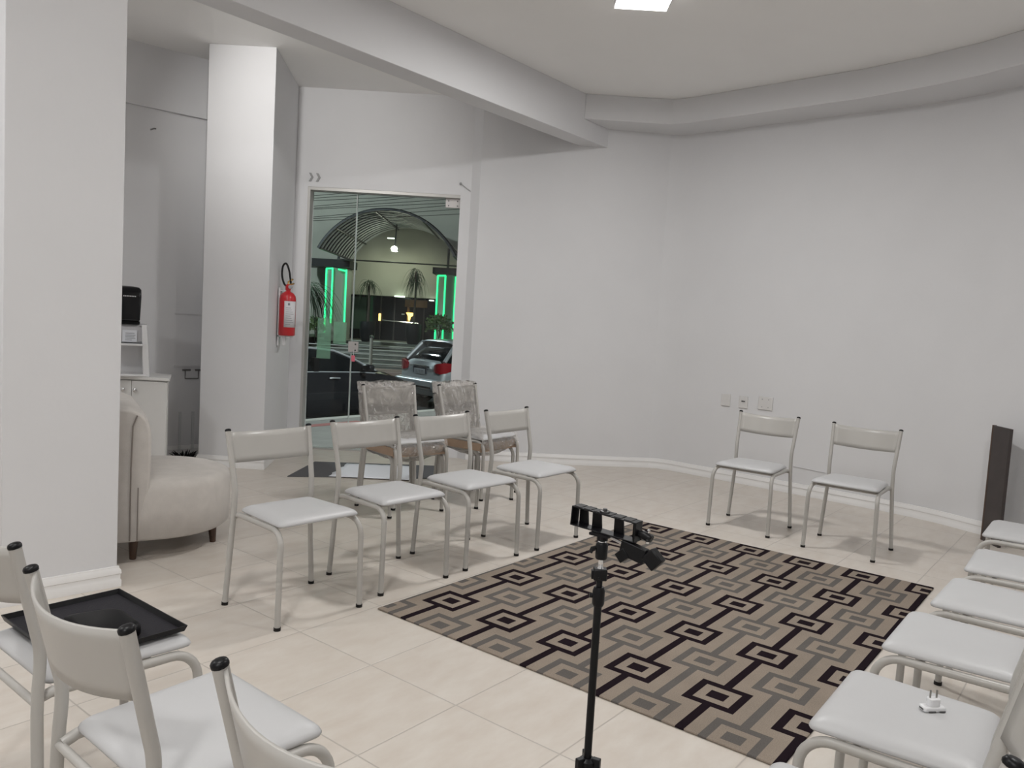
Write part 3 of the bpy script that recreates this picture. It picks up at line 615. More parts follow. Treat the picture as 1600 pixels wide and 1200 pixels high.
# ------------------------------------------------------------------ tripod with bracket
t = thing('tripod_stand', 'black tripod stand with a phone and light bracket in front of the rug', 'tripod', (0.228, 1.770, 0))
MB().tube([(0, 0, 0.10), (0, 0, 0.735)], 0.0092, 16).build('pole', BLACKP, t, smooth=60)
MB().tube([(0, 0, 0.70), (0, 0, 0.80)], 0.0072, 16).build('inner_pole', BLACKP, t, smooth=60)
MB().tube([(0, 0, 0.720), (0, 0, 0.727), (0, 0, 0.757), (0, 0, 0.766)], [0.011, 0.0145, 0.0145, 0.011], 16).tube([(-0.012, 0, 0.745), (-0.021, 0, 0.745)], 0.006, 8).build('lower_lock_collar', BLACKP, t)
cl = MB().box(-0.0155, 0.0155, -0.014, 0.014, 0.783, 0.810).build('upper_lock_collar', BLACKP, t, bevel=0.003)
MB().box(-0.020, -0.014, -0.007, 0.009, 0.785, 0.805).lathe([(0.0035, 0), (0.0035, 0.002)], (-0.003, -0.014, 0.790), 8, Matrix.Rotation(R(90), 4, 'X')).build('lever', BLACKP, cl, bevel=0.001)
MB().tube([(0, 0, 0.808), (0, 0, 0.814), (0, 0, 0.830), (0, 0, 0.834)], [0.009, 0.006, 0.0055, 0.008], 14).build('chrome_neck', CHROME, t)
hd = MB().tube([(0, 0, 0.832), (0, 0, 0.836), (0, 0, 0.866), (0, 0, 0.870)], [0.0125, 0.0142, 0.0142, 0.012], 18).build('ball_head', BLACKP, t, smooth=40)
MB().lathe([(0.0, -0.010), (0.007, -0.007), (0.010, 0.0), (0.007, 0.007), (0.0, 0.010)], (0, 0, 0.872), 14).build('ball', CHROME, hd)
MB().tube([(-0.012, 0, 0.858), (-0.022, -0.002, 0.856), (-0.026, -0.003, 0.846)], 0.005, 8).build('knob', BLACKP, hd)
MB().tube([(0, 0, 0.876), (0, 0, 0.886)], 0.013, 16).box(-0.027, 0.020, -0.016, 0.016, 0.886, 0.892, Matrix.Rotation(R(-36), 4, 'Z')).build('mounting_plate', BLACKP, t)
br = bpy.data.objects.new('bracket', None); COL.objects.link(br); br.parent = t; br.location = (0.004, 0.0, 0.894); br.rotation_euler = (0, R(3), R(-36))
bm_ = MB(); Lh = 0.084; D = 0.017; H = 0.046
bm_.box(-Lh, Lh, -D, D, 0, 0.003).box(-Lh, Lh, -D, D, H - 0.003, H)
bm_.box(-Lh, -Lh + 0.003, -D, D, 0, H).box(Lh - 0.003, Lh, -D, D, 0, H)
bm_.build('frame', BLACKP, br, bevel=0.001)
for a, b in ((-0.079, -0.056), (-0.044, -0.020), (0.014, 0.038), (0.062, 0.083)):
    mm = MB(); mm.add([(a + 0.002, D - 0.004, 0.003), (b + 0.004, D - 0.004, 0.003), (b - 0.002, D - 0.004, H - 0.003), (a + 0.0, D - 0.004, H - 0.003), (a + 0.002, D, 0.003), (b + 0.004, D, 0.003), (b - 0.002, D, H - 0.003), (a, D, H - 0.003)], [(0, 1, 2, 3), (7, 6, 5, 4), (0, 4, 5, 1), (1, 5, 6, 2), (2, 6, 7, 3), (3, 7, 4, 0)])
    mm.build('rib', BLACKP, br)
rp = MB()
for k in range(6): rp.box(-0.078 + 0.026 * k, -0.060 + 0.026 * k, -D + 0.002, D - 0.002, H, H + 0.0012)
rp.build('rubber_pad', BLACKR, br)
MB().lathe([(0.012, 0), (0.012, 0.004), (0.005, 0.005), (0.005, 0.009)], (-0.005, 0, H), 14).build('thumb_screw', mat('dark_steel', (0.12, 0.12, 0.12), 0.3, metal=0.8), br)
MB().tube([(0.084, 0, 0.020), (0.094, 0, 0.020), (0.115, 0, 0.016), (0.118, 0, 0.015)], [0.007, 0.010, 0.010, 0.008], 14).build('clamp_cylinder', BLACKP, br, smooth=40)
MB().lathe([(0.0, -0.004), (0.004, 0.0), (0.0, 0.004)], (0.108, 0, 0.033), 10).tube([(0.108, 0, 0.018), (0.108, 0, 0.032)], 0.0025, 8).lathe([(0.004, 0), (0.004, 0.004)], (0.112, -0.008, 0.006), 10).build('chrome_screw', CHROME, br)
MB().tube([(0.02, -0.004, -0.006), (0.055, -0.006, -0.011)], 0.004, 8).build('arm', CHROME, br)
hm = Matrix.Translation((0.088, -0.01, -0.022)) @ Matrix.Rotation(R(8), 4, 'Y')
MB().box(-0.036, 0.026, -0.010, 0.010, -0.016, 0.018, hm).build('phone_clamp', BLACKP, br, bevel=0.002)
MB().box(-0.018, 0.018, -0.012, 0.012, -0.018, 0.018, Matrix.Translation((0.132, -0.01, -0.024)) @ Matrix.Rotation(R(38), 4, 'Y')).build('clamp_jaw', BLACKP, br, bevel=0.003)
MB().box(-0.012, 0.012, -0.012, 0.012, -0.014, 0.014, Matrix.Translation((0.060, -0.01, -0.034)) @ Matrix.Rotation(R(45), 4, 'Y')).build('clamp_jaw', BLACKP, br, bevel=0.002)
MB().tube([(0, 0, 0.315), (0, 0, 0.325), (0, 0, 0.35), (0, 0, 0.356)], [0.016, 0.020, 0.020, 0.013], 16).build('spreader_collar', BLACKP, t)
for k in range(3):
    a = R(95 + 120 * k); d = Vector((math.cos(a), math.sin(a), 0))
    MB().box(0.012, 0.032, -0.007, 0.007, 0.325, 0.359, Matrix.Rotation(a, 4, 'Z')).build('hinge', BLACKP, t, bevel=0.002)
    l_ = MB().tube([d * 0.024 + Vector((0, 0, 0.335)), d * 0.27 + Vector((0, 0, 0.012))], 0.0065, 10).build('leg', BLACKP, t)
    MB().tube([d * 0.268 + Vector((0, 0, 0.016)), d * 0.280 + Vector((0, 0, 0.0))], [0.009, 0.010], 10).build('rubber_foot', BLACKR, l_)
    MB().tube([d * 0.012 + Vector((0, 0, 0.14)), d * 0.125 + Vector((0, 0, 0.203))], 0.004, 8).build('brace', BLACKP, t)

# ================================================================== outside
SZ = -0.57
PAVE = mat('pavement', (0.33, 0.325, 0.31), 0.8, noise=0.08, nscale=6)
ASPH = mat('asphalt', (0.05, 0.05, 0.052), 0.8, noise=0.2, nscale=20, bump=0.4, bscale=80)
CURBM = mat('curb_paint', (0.60, 0.60, 0.56), 0.7, noise=0.08)
REDPAINT = mat('red_strip', (0.42, 0.16, 0.15), 0.7, noise=0.1)
FACADE = mat('facade_paint', (0.44, 0.44, 0.38), 0.85, noise=0.08, nscale=1.2)
STEPM = mat('step_stone', (0.16, 0.17, 0.15), 0.8, noise=0.2, nscale=5)
NOSEM = mat('step_nosing', (0.55, 0.56, 0.52), 0.6)
DGLASS = mat('entrance_glass', (0.012, 0.014, 0.016), 0.08)
NEON = mat('green_neon', (0.1, 0.8, 0.4), 0.4, emit=(0.03, 1.0, 0.34), estr=1.5)
TOWERM = mat('tower_paint', (0.30, 0.33, 0.29), 0.8)
BARK = mat('bark', (0.08, 0.065, 0.05), 0.9, noise=0.3, nscale=30)
LEAF = mat('leaf', (0.035, 0.075, 0.030), 0.6, noise=0.3, nscale=12)
LEAF2 = mat('leaf_light', (0.10, 0.17, 0.05), 0.6, noise=0.3, nscale=12)
CANM = mat('canopy_metal', (0.06, 0.063, 0.066), 0.4)
POT = mat('dark_pot', (0.008, 0.010, 0.011), 0.5, spec=0.2)
LITW = mat('warm_lamp', (0.9, 0.6, 0.2), 0.4, emit=(1.0, 0.62, 0.18), estr=3.5)
LITC = mat('cool_lamp', (0.9, 0.95, 0.9), 0.4, emit=(0.85, 1.0, 0.85), estr=2.5)
cd_ = Vector((0.60, 0.80)); c0 = Vector((-2.657, 9.937))
e0 = c0 - cd_ * 2.55; e1 = c0 + cd_ * 4.2; rgt = Vector((0.8, -0.6))
tag(MB().prism([tuple(e0), tuple(c0), tuple(c0 + cd_ * 1.6), tuple(e1), (6.0, 15.2), (6.0, 8.02), (4.0, 8.02), (-0.2, 8.02), (-0.2, 7.87), (-5.2, 7.87)], -0.62, -0.03).build('pavement', PAVE), None, None, None, 'structure')
tag(MB().prism([tuple(e0), tuple(e1), tuple(e1 + rgt * 0.13), tuple(e0 + rgt * 0.13)], -0.029, -0.022).build('curb', CURBM), None, None, None, 'structure')
tag(MB().prism([tuple(e0 + rgt * 0.42), tuple(c0 + cd_ * 0.55 + rgt * 0.42), tuple(c0 + cd_ * 0.55 + rgt * 0.56), tuple(e0 + rgt * 0.56)], -0.029, -0.024).build('painted_line', REDPAINT), None, None, None, 'structure')
tag(MB().box(-40, 30, 8.2, 60, SZ - 0.1, SZ).build('street', ASPH), None, None, None, 'structure')
tag(MB().box(-40, 30, 25.2, 26.9, SZ, SZ + 0.10).build('far_pavement', mat('far_pavement', (0.40, 0.30, 0.27), 0.8, noise=0.1)), None, None, None, 'structure')

hb = thing('hotel_building', 'large pale building across the street with dark glass entrance and steps', 'building', (0, 0, 0))
MB().box(-30, -6.75, 31.0, 31.6, 0.3, 14).box(-2.85, 18, 31.0, 31.6, 0.3, 14).box(-6.75, -2.85, 31.0, 31.6, 2.12, 14).build('wall', FACADE, hb)
MB().box(-6.75, -2.85, 31.9, 32.0, 0.36, 2.12).build('entrance_glass', DGLASS, hb)
m_ = MB()
for x in (-6.75, -6.2, -5.5, -4.95, -4.35, -3.75, -3.2): m_.box(x, x + 0.05, 31.84, 31.9, 0.36, 2.12)
m_.build('mullion', mat('mullion', (0.05, 0.045, 0.04), 0.4), hb)
MB().box(-4.5, -3.6, 31.80, 31.84, 1.75, 2.05).box(-4.4, -4.32, 31.80, 31.84, 0.7, 1.9).build('wood_panel', mat('wood_glow', (0.30, 0.16, 0.06), 0.5), hb)
MB().box(-6.7, -6.05, 31.82, 31.86, 0.75, 2.05).build('curtain', mat('green_curtain', (0.05, 0.10, 0.07), 0.7), hb)
MB().tube([(-5.35, 31.6, 1.16), (-3.9, 31.6, 1.10)], 0.03, 8).build('push_bar', CHROME, hb)
m_ = MB()
m_.add([(x, y, z) for y in (31.74, 31.78) for x, z in ((-4.43, 1.52), (-4.12, 1.52), (-4.15, 1.40), (-4.24, 1.36), (-4.27, 1.20), (-4.33, 1.20), (-4.35, 1.38))], [(0, 1, 2, 3, 4, 5, 6), (13, 12, 11, 10, 9, 8, 7)] + [(k, (k + 1) % 7, 7 + (k + 1) % 7, 7 + k) for k in range(7)])
m_.box(-5.53, -5.45, 31.74, 31.78, 1.13, 1.42)
m_.build('foyer_lamp', LITW, hb)
MB().box(-4.78, -4.40, 30.75, 30.98, 2.10, 2.15).box(-3.42, -3.25, 30.75, 30.98, 2.02, 2.06).build('downlight', LITC, hb)
MB().box(-4.62, -4.50, 31.80, 31.83, 1.42, 1.47).build('door_notice', PAPER, hb)
m_ = MB(); n_ = MB(); NS = 6
for k in range(NS):
    y0 = 27.2 + 0.5 * k; z1 = SZ + 0.10 + (0.36 - SZ - 0.10) * (k + 1) / NS
    m_.box(-7.4 if k < NS - 1 else -30, -2.2 if k < NS - 1 else 18, y0, 32.0 if k == NS - 1 else y0 + 0.5, SZ, z1)
    n_.box(-7.4, -2.2, y0 - 0.02, y0 + 0.06, z1 - 0.03, z1 + 0.004)
m_.box(-30, -7.4, 27.2, 30.0, SZ, 0.42).box(-2.2, 18, 27.2, 30.0, SZ, 0.62)
m_.build('entrance_steps', STEPM, hb); n_.build('step_nosing', NOSEM, hb)
m_ = MB()
m_.box(-7.62, -7.4, 27.05, 31, SZ, 0.52).build('side_wall', mat('planter_wall', (0.30, 0.30, 0.27), 0.8), hb)

cn = thing('arched_canopy', 'dark slatted arched canopy over the entrance across the street', 'canopy', (-4.33, 0, 2.28))
Rr = 2.515; a0, a1 = R(27), R(153)
def arcband(y0, y1, r0_, r1_, n=40, A0_=a0, A1_=a1):
    rs = []
    for k in range(n + 1):
        a = A0_ + (A1_ - A0_) * k / n; c, s = math.cos(a), math.sin(a)
        rs.append([(c * r1_, y0, s * r1_), (c * r1_, y1, s * r1_), (c * r0_, y1, s * r0_), (c * r0_, y0, s * r0_)])
    return MB().rings(rs)
arcband(25.7, 25.8, Rr - 0.06, Rr).build('front_rim', CANM, cn, smooth=30)
arcband(25.8, 30.9, Rr - 0.005, Rr + 0.04).build('roof_sheet', mat('canopy_sheet', (0.008, 0.009, 0.009), 0.8, spec=0.1), cn, smooth=30)
for k in range(12):
    arcband(26.1 + k * 0.41, 26.24 + k * 0.41, Rr - 0.030, Rr - 0.006, 36).build('slat', mat('slat_metal', (0.72, 0.73, 0.73), 0.5) if k == 0 else bpy.data.materials['slat_metal'], cn, smooth=30)
for a in (R(62), R(100), R(133), R(27.5), R(152.5)):
    p0 = Vector((math.cos(a) * (Rr - 0.05), 25.8, math.sin(a) * (Rr - 0.05))); p1 = Vector((math.cos(a) * (Rr - 0.05), 30.9, math.sin(a) * (Rr - 0.05)))
    MB().tube([p0, p1], 0.035, 8).build('cross_beam', CANM, cn)
MB().tube([(-2.25, 28.6, 1.0), (2.25, 28.6, 1.0)], 0.025, 8).build('tie_rod', CANM, cn)
fl = thing('floodlight', 'bright white floodlight glowing under the arched canopy', 'floodlight', (-4.62, 29.25, 3.80))
MB().box(-0.13, 0.13, 0.0, 0.10, -0.09, 0.11).build('housing', CANM, fl)
MB().lathe([(0.0, -0.11), (0.09, -0.07), (0.12, 0.0), (0.09, 0.07), (0.0, 0.11)], (0, -0.08, 0.02), 16).build('lens', mat('flood_lens', (1, 1, 1), 0.3, emit=(0.92, 1.0, 0.82), estr=14), fl)
MB().box(-0.28, -0.02, -0.02, 0.02, 0.38, 0.42).build('reflector_strip', LITC, fl)
MB().tube([(0, 0.05, 0.1), (0, 0.3, 1.1)], 0.03, 8).build('rod', CANM, fl)

def tower(x0, x1, z0, zt, label, strips):
    t = thing('entrance_tower', label, 'light tower', (0, 0, 0), 0, 'green lit towers beside the entrance')
    xm = strips[1]
    MB().prism([(x0, 29.3), (xm, 29.0), (x1, 29.3), (x1, 30.2), (x0, 30.2)], 0.30, zt).build('body', TOWERM, t)
    MB().box(x0 - 0.9 if x0 < -6 else x0 - 0.15, x1 + 0.15, 29.0, 30.4, zt + 0.02, zt + (0.25 if x0 > -6 else 0.30)).build('cap', POT, t)
    MB().tube([((x0 + x1) / 2, 29.5, zt + 0.2), ((x0 + x1) / 2, 29.5, zt + 1.0)], 0.05, 8).build('post', CANM, t)
    m_ = MB()
    ys = (29.24, 28.94, 29.24)
    for x, y, zb in zip(strips, ys, z0): m_.tube([(x, y, zb), (x, y, zt - 0.04)], 0.032, 8)
    m_.tube([(strips[0], ys[0], zt - 0.04), (strips[1], ys[1], zt - 0.04)], 0.03, 8)
    if x0 < -6: m_.tube([(strips[1] + 0.2, 28.98, zt - 0.06), (strips[2], ys[2], zt - 0.10)], 0.03, 8)
    m_.build('neon_tube', NEON, t)
tower(-7.10, -6.35, (0.60, 0.95, 1.02), 3.00, 'entrance tower edged with green neon, left one behind the palm fronds', (-7.10, -6.80, -6.36))
tower(-3.00, -2.28, (0.55, 0.30, 0.30), 2.97, 'entrance tower edged with green neon, right one near the silver car', (-2.97, -2.66, -2.30))

def planter(x, label):
    t = thing('planter', label, 'planter', (x, 28.6, 0.36), 0, 'dark round planters at the entrance')
    MB().lathe([(0.16, 0.0), (0.20, 0.02), (0.27, 0.22), (0.285, 0.45), (0.285, 0.72), (0.27, 0.74), (0.25, 0.70), (0.0, 0.68)], seg=24).build('pot', POT, t, smooth=40)
planter(-5.37, 'dark round planter at the far entrance holding the thin spiky palm'); planter(-3.70, 'dark round planter at the far entrance holding the drooping palm')
def frond(m_, base, a, L_, rise, droop, n=7, w=0.03, leafs=0, ll=0.3):
    d = Vector((math.cos(a), math.sin(a), 0)); pts = []
    for k in range(n + 1):
        s = k / n; pts.append(Vector(base) + d * (L_ * s * (1 - 0.25 * droop * s)) + Vector((0, 0, rise * s - (droop * L_ + rise) * s * s)))
    side = Vector((-d.y, d.x, 0))
    m_.sheet([[p - side * w * math.sin(PI * min(0.98, (k + 0.5) / (n + 1))) * 0.6, p + Vector((0, 0, 0.008)), p + side * w * math.sin(PI * min(0.98, (k + 0.5) / (n + 1))) * 0.6] for k, p in enumerate(pts)])
    if leafs:
        for q in range(leafs):
            s = 0.15 + 0.83 * q / leafs; f = s * n; i = int(f); p = pts[i].lerp(pts[min(i + 1, n)], f - i)
            for sg in (-1, 1):
                e = p + side * sg * ll * (1 - 0.5 * s) + d * ll * 0.45 + Vector((0, 0, -ll * (0.35 + 0.5 * s)))
                m_.add([p - d * 0.010, p + d * 0.010, p.lerp(e, 0.5) + Vector((0, 0, 0.05)), e], [(0, 1, 2), (0, 2, 3)])
def palm(x, y, z, h, label, kind):
    t = thing('palm_plant', label, 'palm', (x, y, z)); rr = random.Random(int(h * 100))
    MB().tube([(0, 0, 0), (0.015, 0, h * 0.5), (0.0, 0, h)], [0.05, 0.035, 0.03], 8).build('trunk', BARK, t)
    m_ = MB()
    if kind == 'spiky':
        for k in range(42): frond(m_, (0, 0, h + rr.uniform(-0.1, 0.15)), rr.uniform(0, 2 * PI), rr.uniform(0.35, 0.75), rr.uniform(0.2, 0.9), rr.uniform(0.3, 1.3), w=0.022)
    else:
        for k in range(75): frond(m_, (0, 0, h + rr.uniform(-0.45, 0.1)), rr.uniform(0, 2 * PI), rr.uniform(0.35, 0.75), rr.uniform(0.2, 0.5), rr.uniform(0.7, 1.3), w=0.02)
    m_.build('fronds', LEAF, t)
palm(-5.37, 28.6, 1.04, 1.35, 'thin spiky palm growing in the left dark planter across the street', 'spiky')
palm(-3.70, 28.6, 1.04, 1.95, 'drooping ponytail palm growing in the right dark planter across the street', 'droop')
t = thing('palm_tree', 'palm with long feathery fronds at the left edge of the door view', 'palm', (-6.05, 22.6, SZ))
MB().tube([(0, 0, 0), (0.05, 0, 1.4), (0.0, 0, 2.6)], [0.12, 0.09, 0.07], 10).build('trunk', BARK, t)
m_ = MB(); rr = random.Random(11)
for k in range(90): frond(m_, (0, 0, 2.6 + rr.uniform(-0.2, 0.1)), rr.uniform(0, 2 * PI), rr.uniform(0.8, 1.5), rr.uniform(0.0, 0.9), rr.uniform(0.5, 1.1), n=9, w=0.022)
m_.build('fronds', LEAF, t)
def shrub(x, y, z, rx, rz, n, m1, label):
    rr = random.Random(int(x * -100)); m_ = MB()
    for k in range(n):
        a = rr.uniform(0, 2 * PI); b = rr.uniform(-0.3, 1.3); r_ = rr.uniform(0.4, 1.0); p = Vector((math.cos(a) * math.cos(b) * rx * r_, math.sin(a) * math.cos(b) * rx * r_, rz * 0.45 + math.sin(b) * rz * 0.55 * r_))
        u_ = Vector((rr.uniform(-1, 1), rr.uniform(-1, 1), rr.uniform(-0.3, 1))).normalized() * 0.13; w_ = u_.cross(Vector((rr.uniform(-1, 1), rr.uniform(-1, 1), rr.uniform(-1, 1)))).normalized() * 0.04
        m_.add([p, p + u_ * 0.5 + w_, p + u_, p + u_ * 0.5 - w_], [(0, 1, 2, 3)])
    t = thing('shrub', label, 'shrub', (x, y, z))
    m_.build('foliage', m1, t)
    s_ = MB()
    for k in range(5): a = k * 1.26; s_.tube([(0, 0, 0), (math.cos(a) * rx * 0.3, math.sin(a) * rx * 0.3, rz * 0.6)], 0.015, 6)
    s_.build('stems', BARK, t)
shrub(-7.15, 28.3, 0.42, 0.38, 0.75, 260, LEAF2, 'small leafy shrub at the foot of the left green lit tower')
shrub(-2.75, 28.4, 0.60, 0.55, 0.90, 520, LEAF2, 'dense leafy shrub at the foot of the right green lit tower')

t = thing('railing', 'metal handrail with a round post in front of the entrance steps', 'railing', (0, 0, 0))
MB().tube([(-4.66, 25.6, SZ), (-4.66, 25.6, 0.62)], 0.055, 12).build('post', mat('rail_paint', (0.45, 0.44, 0.38), 0.5), t)
MB().lathe([(0.065, 0), (0.065, 0.06), (0.0, 0.10)], (-4.66, 25.6, 0.60), 12).build('post_cap', CHROME, t)
for k, z_ in enumerate((-0.30, -0.10, 0.10, 0.30)):
    MB().tube([(-7.3, 25.6, z_), (-3.0, 25.6, z_)], 0.016, 8).build('rail', mat('rail_steel', (0.45, 0.46, 0.44), 0.35, metal=0.7) if k == 0 else bpy.data.materials['rail_steel'], t)
wr = random.Random(5)
ORD = ['lowest', 'second lowest', 'third lowest', 'fourth lowest', 'fifth lowest', 'middle', 'fifth highest', 'fourth highest', 'third highest', 'second highest', 'highest']
for k in range(11):
    zz = 3.50 + k * 0.085 + wr.uniform(-0.03, 0.03); y_ = 19 + (k % 3) * 0.3; sl = 0.10 + 0.02 * (k % 3)
    pts = [Vector((-30 + 6 * q, y_, zz + sl * (-30 + 6 * q + 5) + 0.0006 * (6 * q - 25) ** 2)) for q in range(11)]
    tag(MB().tube(pts, 0.0065, 5).build('power_line', BLACKR), ORD[k] + ' of the dark overhead wires seen through the top of the glass door', 'power line', 'overhead wires across the street')

# ------------------------------------------------------------------ cars
GLASSC = mat('car_glass', (0.010, 0.013, 0.015), 0.05, coat=0.5)
TIRE = mat('tire', (0.015, 0.015, 0.015), 0.8); RIM = mat('wheel_rim', (0.4, 0.4, 0.42), 0.3, metal=0.8)
def car(root, body, glass, W_, wheels, bm, trimw=0.0):
    # body: (x, z_low, z_belt, z_top, half width);  glass: (x, z_belt, z_roof, half width at roof)
    rs = []
    for x, zl, zb, zt, hw in body:
        half = [(hw * 0.86, zl), (hw * 0.985, zl + 0.10), (hw, zl + 0.30 if zl + 0.30 < zb else (zl + zb) / 2), (hw * 0.985, zb - 0.08), (hw * 0.94, zb), (hw * 0.62, zt), (0.0, zt + 0.012)]
        rs.append([(x, y, z) for y, z in half] + [(x, -y, z) for y, z in half[-2::-1]])
    b = MB().rings(rs).build('body', bm, root, smooth=50)
    rs = []
    for x, zb, zr, hr in glass:
        hb = W_ * 0.93; rs.append([(x, -hb, zb), (x, -(hr + (hb - hr) * 0.25), zb + (zr - zb) * 0.80), (x, -hr, zr - 0.015), (x, -hr * 0.5, zr), (x, hr * 0.5, zr), (x, hr, zr - 0.015), (x, hr + (hb - hr) * 0.25, zb + (zr - zb) * 0.80), (x, hb, zb)])
    return rs
def wheels_(root, xs, W_, r_):
    for x in xs:
        for s in (-1, 1):
            w = MB().lathe([(r_ * 0.6, -0.10), (r_, -0.085), (r_, 0.085), (r_ * 0.6, 0.10)], (x, s * (W_ - 0.10), r_), 24, Matrix.Rotation(R(90), 4, 'X')).build('wheel', TIRE, root, smooth=40)
            MB().lathe([(r_ * 0.62, -0.105), (r_ * 0.60, 0.105)], (x, s * (W_ - 0.10), r_), 16, Matrix.Rotation(R(90), 4, 'X')).build('rim', RIM, w)
U = Vector((0.58, 0.8146)); ang = math.atan2(U.y, U.x); LFT = Vector((-U.y, U.x))
# dark sedan
SED = mat('dark_car_paint', (0.028, 0.030, 0.036), 0.25, metal=0.2, coat=1.0)
W_ = 0.88; P = Vector((-3.08, 12.78)) - U * 2.2 + LFT * W_
t = thing('sedan_car', 'dark grey sedan parked at the kerb outside the glass door', 'car', (P.x, P.y, SZ), ang)
body = [(0.0, 0.35, 0.80, 0.86, 0.70), (0.10, 0.25, 0.90, 0.98, 0.82), (0.6, 0.22, 0.95, 1.02, 0.87), (1.2, 0.20, 0.96, 1.00, 0.88), (2.2, 0.20, 0.95, 0.98, 0.88), (3.0, 0.20, 0.93, 0.96, 0.88), (3.45, 0.20, 0.90, 0.97, 0.87), (3.9, 0.20, 0.84, 0.90, 0.86), (4.2, 0.20, 0.76, 0.80, 0.80), (4.42, 0.22, 0.66, 0.68, 0.70), (4.52, 0.30, 0.56, 0.57, 0.52)]
glass = [(0.55, 0.97, 1.0, 0.72), (1.1, 0.96, 1.24, 0.64), (1.55, 0.95, 1.32, 0.62), (2.1, 0.94, 1.345, 0.62), (2.6, 0.93, 1.30, 0.63), (3.0, 0.93, 1.17, 0.67), (3.5, 0.92, 0.95, 0.74)]
rs = car(t, body, glass, W_, None, SED); MB().rings(rs).build('window_glass', GLASSC, t, smooth=50)
rf = [[(g_[0], y, g_[2] + 0.006 - 0.03 * (abs(y) / g_[3]) ** 4) for y in [g_[3] * q / 4 for q in range(-4, 5)]] for g_ in glass[1:5]]
MB().sheet(rf).build('roof', SED, t, smooth=60, solid=0.02)
for s in (-1, 1):
    MB().tube([(g_[0], s * (g_[3] + 0.012), g_[2] - 0.015) for g_ in glass], 0.018, 8).build('roof_rail', mat('chrome_trim', (0.62, 0.66, 0.70), 0.35, metal=0.2) if s == -1 else bpy.data.materials['chrome_trim'], t)
    MB().tube([(x, s * W_ * 0.955, z + 0.005) for x, z in ((0.6, 0.95), (1.2, 0.955), (2.2, 0.945), (3.0, 0.925), (3.4, 0.90))], 0.011, 6).build('belt_trim', bpy.data.materials['chrome_trim'], t)
    MB().box(2.02, 2.12, s * 0.80 - 0.05, s * 0.80 + 0.05, 0.95, 1.18).build('pillar', BLACKP, t)
    MB().tube([(2.32, s * (W_ + 0.012), 0.845), (2.36, s * (W_ + 0.03), 0.85), (2.50, s * (W_ + 0.03), 0.845), (2.54, s * (W_ + 0.012), 0.84)], 0.012, 8).build('door_handle', bpy.data.materials['chrome_trim'], t)
    MB().rings([[(3.02 + a, s * (W_ + b), 0.98 + c) for b, c in ((0.0, 0.0), (0.20, -0.02), (0.22, 0.06), (0.18, 0.10), (0.02, 0.08))] for a in (0, 0.05, 0.12)]).build('side_mirror', SED, t, bevel=0.02)
    MB().box(4.10, 4.42, s * 0.62 - 0.14, s * 0.62 + 0.14, 0.60, 0.72).build('headlight', mat('headlight', (0.5, 0.52, 0.55), 0.15) if s == -1 else bpy.data.materials['headlight'], t, bevel=0.03)
wheels_(t, (0.85, 3.60), W_, 0.31)
# silver hatchback
SIL = mat('silver_car_paint', (0.58, 0.62, 0.65), 0.3, metal=0.3, coat=0.8)
W_ = 0.83; P = Vector((-2.03, 17.0))
t = thing('hatchback_car', 'silver hatchback parked ahead of the dark sedan, rear window and red lights in view', 'car', (P.x, P.y, SZ), R(41))
body = [(-0.02, 0.32, 0.50, 0.58, 0.66), (0.02, 0.28, 0.60, 0.70, 0.75), (0.06, 0.26, 0.80, 0.98, 0.78), (0.16, 0.24, 0.93, 1.02, 0.80), (0.5, 0.20, 0.97, 1.0, 0.83), (1.5, 0.20, 0.95, 0.97, 0.83), (2.4, 0.20, 0.92, 0.95, 0.83), (2.9, 0.20, 0.88, 0.93, 0.82), (3.4, 0.22, 0.76, 0.82, 0.78), (3.75, 0.25, 0.60, 0.64, 0.62)]
glass = [(0.16, 0.97, 1.0, 0.66), (0.30, 0.97, 1.18, 0.62), (0.52, 0.97, 1.40, 0.57), (0.9, 0.96, 1.45, 0.57), (1.6, 0.95, 1.46, 0.57), (2.0, 0.94, 1.40, 0.58), (2.75, 0.92, 0.95, 0.66)]
rs = car(t, body, glass, W_, None, SIL); MB().rings(rs).build('window_glass', GLASSC, t, smooth=50)
rf = [[(x, y, z - 0.03 * (abs(y) / hw) ** 4) for y in [hw * q / 4 for q in range(-4, 5)]] for x, z, hw in ((0.44, 1.425, 0.58), (0.55, 1.445, 0.59), (0.9, 1.462, 0.59), (1.6, 1.472, 0.59), (2.0, 1.415, 0.60))]
MB().sheet(rf).build('roof', SIL, t, smooth=60, solid=0.03)
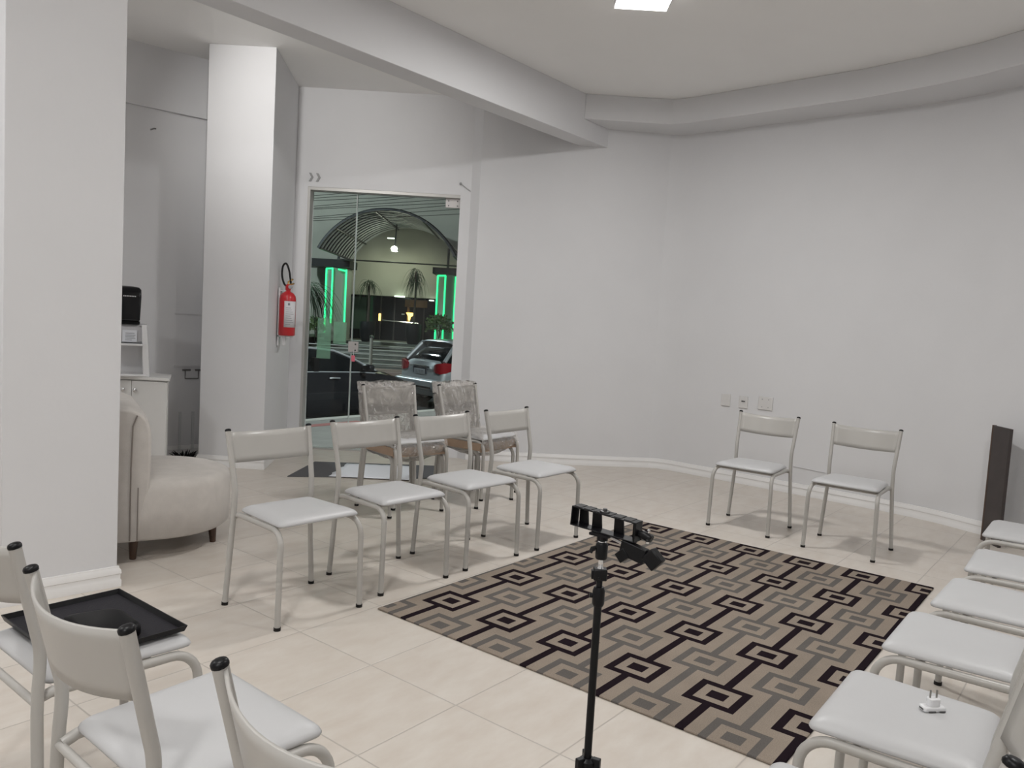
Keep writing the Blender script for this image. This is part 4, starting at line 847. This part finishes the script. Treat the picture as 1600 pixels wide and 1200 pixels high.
for s in (-1, 1):
    MB().tube([(0.14, s * 0.72, 1.0), (0.32, s * 0.67, 1.20), (0.50, s * 0.61, 1.40)], 0.045, 8).build('rear_pillar', SIL, t)
    tl = []
    for x, h0, h1, yy in ((0.045, 0.80, 0.93, 0.50), (0.03, 0.77, 0.97, 0.62), (0.05, 0.76, 0.99, 0.745), (0.16, 0.78, 1.0, 0.80), (0.36, 0.86, 0.98, 0.838)): tl.append([(x - 0.02, s * yy, h0), (x - 0.02, s * (yy + 0.008), h1), (x + 0.04, s * (yy - 0.03), h1), (x + 0.04, s * (yy - 0.03), h0)])
    MB().rings(tl).build('tail_light', mat('tail_light_red', (0.45, 0.02, 0.03), 0.15, coat=0.6) if s == -1 else bpy.data.materials['tail_light_red'], t, smooth=60)
    MB().box(-0.035, 0.0, s * 0.52 - 0.08, s * 0.52 + 0.08, 0.40, 0.46).build('reflector', bpy.data.materials['tail_light_red'], t)
MB().box(0.012, 0.07, -0.26, 0.26, 0.725, 0.88).build('plate_recess', mat('plate_recess', (0.10, 0.12, 0.15), 0.4), t, bevel=0.01)
MB().tube([(0.02, -0.36, 0.875), (-0.002, -0.2, 0.892), (-0.002, 0.2, 0.892), (0.02, 0.36, 0.875)], 0.018, 8).build('tailgate_trim', CHROME, t)
pl_ = MB().box(0.002, 0.010, -0.20, 0.20, 0.715, 0.825).build('number_plate', mat('plate_grey', (0.50, 0.53, 0.57), 0.4), t, bevel=0.004)
m_ = MB()
for k in range(7):
    y_ = 0.155 - k * 0.05 - (0.02 if k > 2 else 0); m_.box(0.0, 0.0015, y_ - 0.015, y_ + 0.010, 0.735, 0.742).box(0.0, 0.0015, y_ - 0.015, y_ - 0.006, 0.735, 0.800)
    if k % 2: m_.box(0.0, 0.0015, y_ + 0.003, y_ + 0.010, 0.735, 0.800)
m_.build('plate_marks', GREYTXT, pl_)
MB().rings([[(x, y, z) for x, z in ((-0.10, 0.40), (-0.12, 0.50), (-0.10, 0.60), (0.05, 0.63), (0.05, 0.36))] for y in (-0.80, -0.70, -0.35, 0, 0.35, 0.70, 0.80)]).build('bumper', SIL, t, bevel=0.02, smooth=50)
MB().box(-0.125, -0.10, -0.60, 0.60, 0.435, 0.475).build('bumper_strip', BLACKP, t)
MB().tube([(0.14, 0.0, 1.02), (0.16, 0.28, 1.10)], 0.010, 6).build('wiper', BLACKP, t)
wheels_(t, (0.62, 3.02), W_, 0.29)
